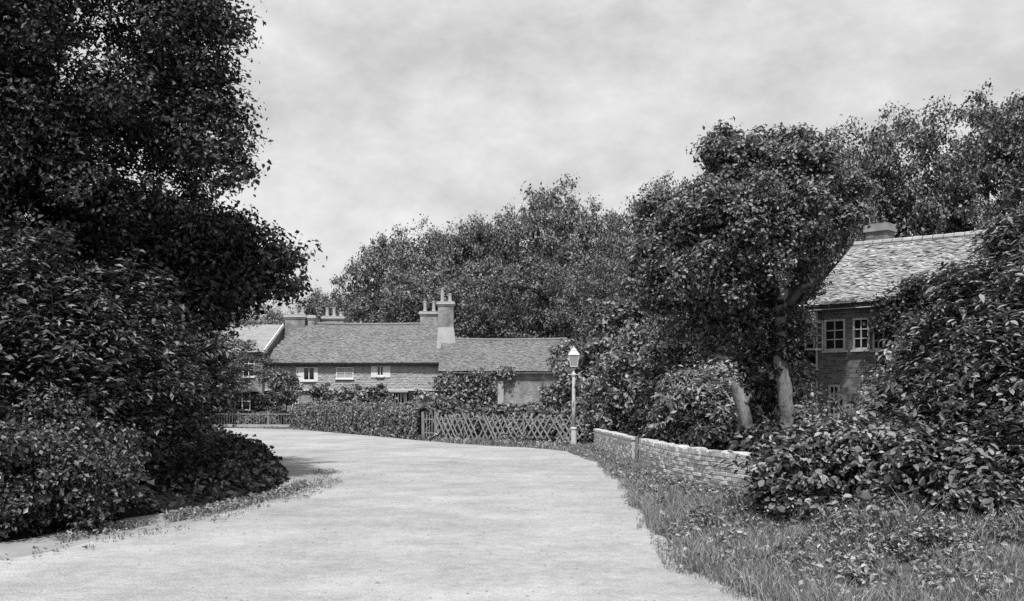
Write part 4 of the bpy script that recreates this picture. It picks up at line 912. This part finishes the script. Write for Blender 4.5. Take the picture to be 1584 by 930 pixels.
# --- brick cottage on the right
def brick_cottage():
    c0 = np.array([9.4, 32.0]); u = unit(np.array([0.727, -0.687])); nb = np.array([-u[1], u[0]]); no = -nb
    t = thing('brick_cottage', 'brick cottage with casement windows and lichened tiled roof among shrubs', 'cottage', (c0[0], c0[1], 0))
    L, D, eZ, rZ = 9.5, 6.2, 4.62, 6.75
    q = lambda a, b, z: (c0[0] + u[0] * a + nb[0] * b, c0[1] + u[1] * a + nb[1] * b, z)
    wall_part(MB().hexa([q(0, 0, 0), q(L, 0, 0), q(L, D, 0), q(0, D, 0), q(0, 0, eZ), q(L, 0, eZ), q(L, D, eZ), q(0, D, eZ)]), 'wall', M['brick'], t)
    for a in (0.0, L - 0.22):
        wall_part(MB().add([q(a, 0, eZ), q(a + 0.22, 0, eZ), q(a + 0.22, D, eZ), q(a, D, eZ), q(a, D / 2, rZ - 0.12), q(a + 0.22, D / 2, rZ - 0.12)], [(0, 1, 5, 4), (1, 2, 3, 0), (2, 3, 4, 5), (1, 2, 5), (0, 4, 3)]), 'gable', M['brick'], t)
    ov = 0.3; ez = eZ - 0.12; e0 = -0.18
    roof = MB().hexa([q(e0, -ov, ez), q(L + 0.2, -ov, ez), q(L + 0.2, D + ov, ez), q(e0, D + ov, ez), q(e0, D / 2 - 0.01, rZ), q(L + 0.2, D / 2 - 0.01, rZ), q(L + 0.2, D / 2 + 0.01, rZ), q(e0, D / 2 + 0.01, rZ)]).obj('roof', M['tile_pale'], t)
    roof.location.z -= 0.13
    up = unit(np.array([nb[0] * (D / 2 + ov), nb[1] * (D / 2 + ov), rZ - ez])); S = math.hypot(D / 2 + ov, rZ - ez)
    tile_field('roof_tiles', np.array(q(e0, -ov, ez)) + np.array([0, 0, 0.01]), (u[0], u[1], 0), up, -0.06, L + 0.38, S, 'tile_pale', roof, 0.17, 0.1, 0.022, 15, sag=0.08, wob=0.014)
    for k in range(30):
        a = e0 + (L + 0.3) * k / 30; V, F = tube([q(a, D / 2, rZ + 0.03 - 0.08 * math.sin(math.pi * k / 30)), q(a + (L + 0.3) / 30 - 0.02, D / 2, rZ + 0.03 - 0.08 * math.sin(math.pi * (k + 1) / 30))], [0.11, 0.105], 8, 0.03); np_obj('ridge_tile', V, F, M['tile_pale'], roof)
    fr = ((c0[0], c0[1], 0), u, no)
    MB().fbox(fr, e0, L, 0.01, 0.27, eZ - 0.26, eZ - 0.14).obj('eaves_board', M['timber_dark'], t)
    # windows: left casement stands open
    w1 = window(t, fr, 0.30, 0.98, 3.13, 4.08, 2, 3, mat='old_paint', glass='dark')
    a0 = np.array(q(0.30, -0.05, 0))[:2]; od = unit(-u * 0.62 + no * 0.75)
    fs = ((a0[0], a0[1], 0), od, unit(np.array([od[1], -od[0]])))
    mb = MB(); s0, s1, z0, z1 = 0.02, 0.62, 3.15, 4.06
    for (x0, x1, y0, y1) in ((s0, s0 + 0.05, z0, z1), (s1 - 0.05, s1, z0, z1), (s0 + 0.05, s1 - 0.05, z0, z0 + 0.06), (s0 + 0.05, s1 - 0.05, z1 - 0.05, z1)): mb.fbox(fs, x0, x1, 0, 0.04, y0, y1)
    for k in (1, 2, 3): mb.fbox(fs, s0 + 0.05, s1 - 0.05, 0.008, 0.03, z0 + k * 0.228 - 0.012, z0 + k * 0.228 + 0.012)
    mb.fbox(fs, (s0 + s1) / 2 - 0.012, (s0 + s1) / 2 + 0.012, 0.007, 0.033, z0 + 0.06, z1 - 0.05)
    mb.obj('open_casement', M['old_paint'], w1)
    window(t, fr, 1.22, 1.74, 3.13, 4.08, 2, 3, mat='old_paint'); window(t, fr, 1.84, 2.20, 3.1, 4.1, 2, 4, mat='old_paint')
    window(t, fr, 2.9, 3.6, 3.13, 4.08, 2, 3, mat='old_paint')
    window(t, fr, 0.44, 0.80, 1.08, 2.08, 2, 4, mat='old_paint'); window(t, fr, 2.6, 3.4, 1.05, 2.05, 3, 3, mat='old_paint')
    V, F = tube([q(0.06, -0.06, 0.1), q(0.06, -0.06, 2.2), q(0.06, -0.06, 4.4)], [0.035] * 3, 8, 0.0); np_obj('drainpipe', V, F, M['render'], t)
    cp = q(0.55, D / 2 + 0.3, 0)
    mb = MB(); fc = ((cp[0], cp[1], 0), u, no)
    ch = wall_part(mb.fbox(fc, -0.36, 0.36, -0.3, 0.3, 6.0, 7.15), 'chimney', M['brick'], t)
    MB().fbox(fc, -0.42, 0.42, -0.36, 0.36, 7.15, 7.25).obj('cap_course', M['brick'], ch); MB().fbox(fc, -0.38, 0.38, -0.32, 0.32, 7.25, 7.4).obj('cap_course', M['brick'], ch)
    # ivy on the wall towards the laurel
    r = np.random.default_rng(67); lob = []
    for a, z, s in ((2.35, 4.3, 0.34), (2.6, 3.7, 0.55), (2.75, 4.7, 0.3), (3.1, 4.2, 0.6), (3.0, 3.2, 0.6), (3.7, 3.8, 0.7), (2.5, 2.6, 0.4), (3.6, 2.8, 0.7), (4.4, 4.2, 0.7), (4.6, 3.2, 0.8), (3.3, 4.75, 0.4), (4.3, 4.9, 0.5), (5.2, 4.6, 0.7)):
        p_ = q(a, -0.2, z); lob.append((*p_, s, s, s))
    p, nr, c = crown_points(lob, 260, 70, 0.26, r)
    b = (p[:, :2] - c0) @ nb; over = np.maximum(b + 0.03, 0) * (p[:, 2] < eZ + 0.1); p[:, :2] -= over[:, None] * nb
    V, F = leaf_mesh(p, nr + np.array([no[0], no[1], 0]) * 0.7, 0.1, 0.08, r); np_obj('ivy', V, F, M['leaf_ivy'], t, kind='stuff')['label'] = 'dark ivy climbing over wall and eaves'
brick_cottage()

# ------------------------------------------------------------------ low brick wall
def brick_wall(label, line, H, seed, cap=True):
    r = np.random.default_rng(seed); line = smooth_line(line, 16); t = thing('brick_wall', label, 'wall', (line[0][0], line[0][1], 0))
    seg = np.linalg.norm(np.diff(line, axis=0), axis=1); cum = np.concatenate([[0], np.cumsum(seg)]); L = cum[-1]
    at = lambda s: np.array([np.interp(s, cum, line[:, 0]), np.interp(s, cum, line[:, 1])])
    th, bl, bh, j = 0.22, 0.215, 0.063, 0.011
    s = np.linspace(0, L, int(L / 0.3)); V = []
    for k in range(len(s)):
        a, b = at(max(s[k] - 0.05, 0)), at(min(s[k] + 0.05, L)); u = unit(b - a); n = np.array([-u[1], u[0]]); c = at(min(max(s[k], 0.03), L - 0.03))
        for o, z in ((-th / 2 + 0.012, 0), (-th / 2 + 0.012, H - 0.004), (th / 2 - 0.012, H - 0.004), (th / 2 - 0.012, 0)): V.append((*(c + n * o), z))
    m = len(s); F = [(k * 4 + i, k * 4 + (i + 1) % 4, (k + 1) * 4 + (i + 1) % 4, (k + 1) * 4 + i) for k in range(m - 1) for i in range(4)] + [(0, 1, 2, 3), ((m - 1) * 4 + 3, (m - 1) * 4 + 2, (m - 1) * 4 + 1, (m - 1) * 4)]
    np_obj('mortar', V, F, M['mortar'], t)
    vars_ = []
    for k in range(6):
        ch = 0.006; w, d, h = bl / 2, th / 2, bh / 2; vv = []
        for z, e in ((-h, ch), (-h + ch, 0), (h - ch, 0), (h, ch)):
            vv += [(-w + e, -d + e, z), (w - e, -d + e, z), (w - e, d - e, z), (-w + e, d - e, z)]
        vv = np.array(vv) + r.normal(size=(16, 3)) * 0.002
        ff = [(i * 4 + a, i * 4 + (a + 1) % 4, (i + 1) * 4 + (a + 1) % 4, (i + 1) * 4 + a) for i in range(3) for a in range(4)] + [(12, 13, 14, 15), (3, 2, 1, 0)]
        mt = noise_mat('wall brick', *((0.34, 0.58), (0.46, 0.70), (0.50, 0.74), (0.24, 0.46), (0.40, 0.68), (0.54, 0.76))[k], 7, 0.95, 0.9, 45)
        vars_.append((vv, np.array(ff), np_mesh('brick', vv, ff, mt), mt))
    items = []
    rows = int(H / (bh + j))
    for row in range(rows):
        s0 = (row % 2) * 0.113 + 0.11
        while s0 < L - 0.1:
            c = at(s0); a, b = at(s0 - 0.1), at(s0 + 0.1); an = math.atan2(*(b - a)[::-1])
            if r.random() > 0.006: items.append((c[0], c[1], row * (bh + j) + bh / 2 + 0.008, an, r.normal() * 0.006, int(r.choice(6))))
            s0 += bl + j
    items.sort(key=lambda q: (q[0] ** 2 + q[1] ** 2) - 200 * q[2] * 0.2)
    loc = np.array(t.location); rest_v, rest_f = [], []; nb = 0
    for k, (x, y, z, an, off, vi) in enumerate(items):
        x += -math.sin(an) * off; y += math.cos(an) * off
        if k < 290: link('brick', vars_[vi][2], t, loc=(x - loc[0], y - loc[1], z), rz=an)
        else:
            vv = vars_[vi][0]; ca, sa = math.cos(an), math.sin(an)
            rest_v.append(np.column_stack([vv[:, 0] * ca - vv[:, 1] * sa + x, vv[:, 0] * sa + vv[:, 1] * ca + y, vv[:, 2] + z])); rest_f.append(vars_[vi][1] + nb); nb += 16
    if rest_v: np_obj('brickwork', np.concatenate(rest_v), np.concatenate(rest_f), M['wall_brick'], t, kind='stuff')
    n = int(L / (0.4 if cap else 0.115)); W = 0.12 if cap else 0.105
    for k in range(n):
        if not cap and r.random() < 0.12: continue
        a, b = at(L * k / n + 0.004), at(L * (k + 1) / n - 0.004); u = unit(b - a); nn = np.array([-u[1], u[0]]); z = H - 0.004 + r.normal() * 0.004
        h1, h2 = (0.055, 0.07) if cap else (0.085 + r.normal() * 0.012, 0.1 + r.normal() * 0.012); e = r.normal() * 0.008
        prof = [(-W + e, 0.0), (-W + e, h1 + r.normal() * 0.006), (-W * 0.6 + e, h2), (W * 0.6 + e, h2 + r.normal() * 0.006), (W + e, h1), (W + e, 0.0)]
        V = [(*(p + nn * o), z + h) for p in (a, b) for o, h in prof]; F = [(i, (i + 1) % 6, 6 + (i + 1) % 6, 6 + i) for i in range(6)]
        mb = MB(); mb.add(V, F + [(5, 4, 3, 2, 1, 0), (6, 7, 8, 9, 10, 11)]); mb.obj('coping_stone' if cap else 'coping_brick', M['coping'] if cap or r.random() < 0.6 else vars_[int(r.choice(6))][3], t)
brick_wall('far stretch of low brick wall between the lamp post and the gap', [(2.68, 32.6), (2.84, 28.5), (3.0, 25.0)], 0.66, 201)
brick_wall('near stretch of low brick wall running into the bramble bush', [(3.06, 24.2), (3.14, 22), (3.3, 19.8), (3.75, 17.8), (4.5, 16.0), (5.4, 14.6)], 0.63, 202, cap=False)
gp = thing('gate_post', 'leaning dark timber post in the gap of the brick wall', 'post', (3.02, 24.6, 0))
MB().bar((3.03, 24.55, 0), (3.06, 24.6, 0.78), 0.09, 0.1).obj('post_shaft', M['timber_dark'], gp)
MB().bar((2.97, 24.68, 0), (2.985, 24.66, 0.74), 0.07, 0.09).obj('gate_stile', M['timber'], gp)

# ------------------------------------------------------------------ street lamp
def lamp():
    b = G(887.5, 693); t = thing('street_lamp', 'pale iron gas lamp post with glazed lantern beside the road', 'street lamp', (b[0], b[1], 0)); o = (b[0], b[1], 0)
    MB().lathe(o, [(0.13, 0), (0.13, 0.06), (0.10, 0.1), (0.095, 0.6), (0.085, 0.64)], 14).obj('base', M['iron'], t, smooth=False)
    MB().lathe(o, [(0.085, 0.62), (0.115, 0.64), (0.115, 0.67), (0.07, 0.70)], 14).obj('collar', M['iron'], t)
    MB().lathe(o, [(0.072, 0.69), (0.066, 1.5), (0.055, 2.45), (0.05, 2.5)], 14).obj('column', M['iron'], t, smooth=True)
    MB().lathe(o, [(0.05, 2.44), (0.085, 2.46), (0.085, 2.5), (0.045, 2.54), (0.035, 2.62), (0.05, 2.68)], 12).obj('capital', M['iron'], t)
    mb = MB()
    mb.bar((o[0] - 0.2, o[1], 2.49), (o[0] + 0.2, o[1], 2.49), 0.025).obj('ladder_bar', M['iron'], t)
    zb, zt, rb, rt = 2.76, 3.14, 0.105, 0.17
    for sx_, sy_ in ((1, 1), (1, -1), (-1, 1), (-1, -1)):
        MB().bar((o[0], o[1], 2.64), (o[0] + sx_ * rb, o[1] + sy_ * rb, zb), 0.022).obj('cradle_arm', M['iron'], t)
    la = MB()
    for s in (-1, 1):
        for q in (-1, 1): la.bar((o[0] + s * rb, o[1] + q * rb, zb), (o[0] + s * rt, o[1] + q * rt, zt), 0.022)
    for (r_, z) in ((rb, zb), (rt, zt)):
        for s in (-1, 1):
            la.bar((o[0] - r_, o[1] + s * r_, z), (o[0] + r_, o[1] + s * r_, z), 0.02); la.bar((o[0] + s * r_, o[1] - r_, z), (o[0] + s * r_, o[1] + r_, z), 0.02)
    lan = la.obj('lantern', M['lantern'], t)
    for k in range(4):
        c, s = (1, 0, -1, 0)[k], (0, 1, 0, -1)[k]
        def pt(r_, e, z): return (o[0] + c * r_ - s * e, o[1] + s * r_ + c * e, z)
        MB().add([pt(rb, -rb, zb), pt(rb, rb, zb), pt(rt, rt, zt), pt(rt, -rt, zt), pt(rb - .005, -rb, zb), pt(rb - .005, rb, zb), pt(rt - .005, rt, zt), pt(rt - .005, -rt, zt)], [(0, 1, 2, 3), (7, 6, 5, 4)]).obj('pane', M['lantern_glass'], lan)
    R = math.sqrt(2)
    MB().lathe(o, [(0.19 * R, 3.145), (0.19 * R, 3.165), (0.10 * R, 3.28), (0.09 * R, 3.285)], 4, math.pi / 4).obj('lantern_roof', M['lantern'], t)
    MB().lathe(o, [(0.09, 3.28), (0.11, 3.29), (0.11, 3.33), (0.06, 3.37), (0.02, 3.39), (0.025, 3.41), (0.005, 3.44)], 10).obj('finial', M['lantern'], t)
    MB().lathe(o, [(0.03, 2.72), (0.02, 2.85), (0.035, 2.9), (0.015, 2.98)], 8).obj('burner', M['render'], t)
lamp()
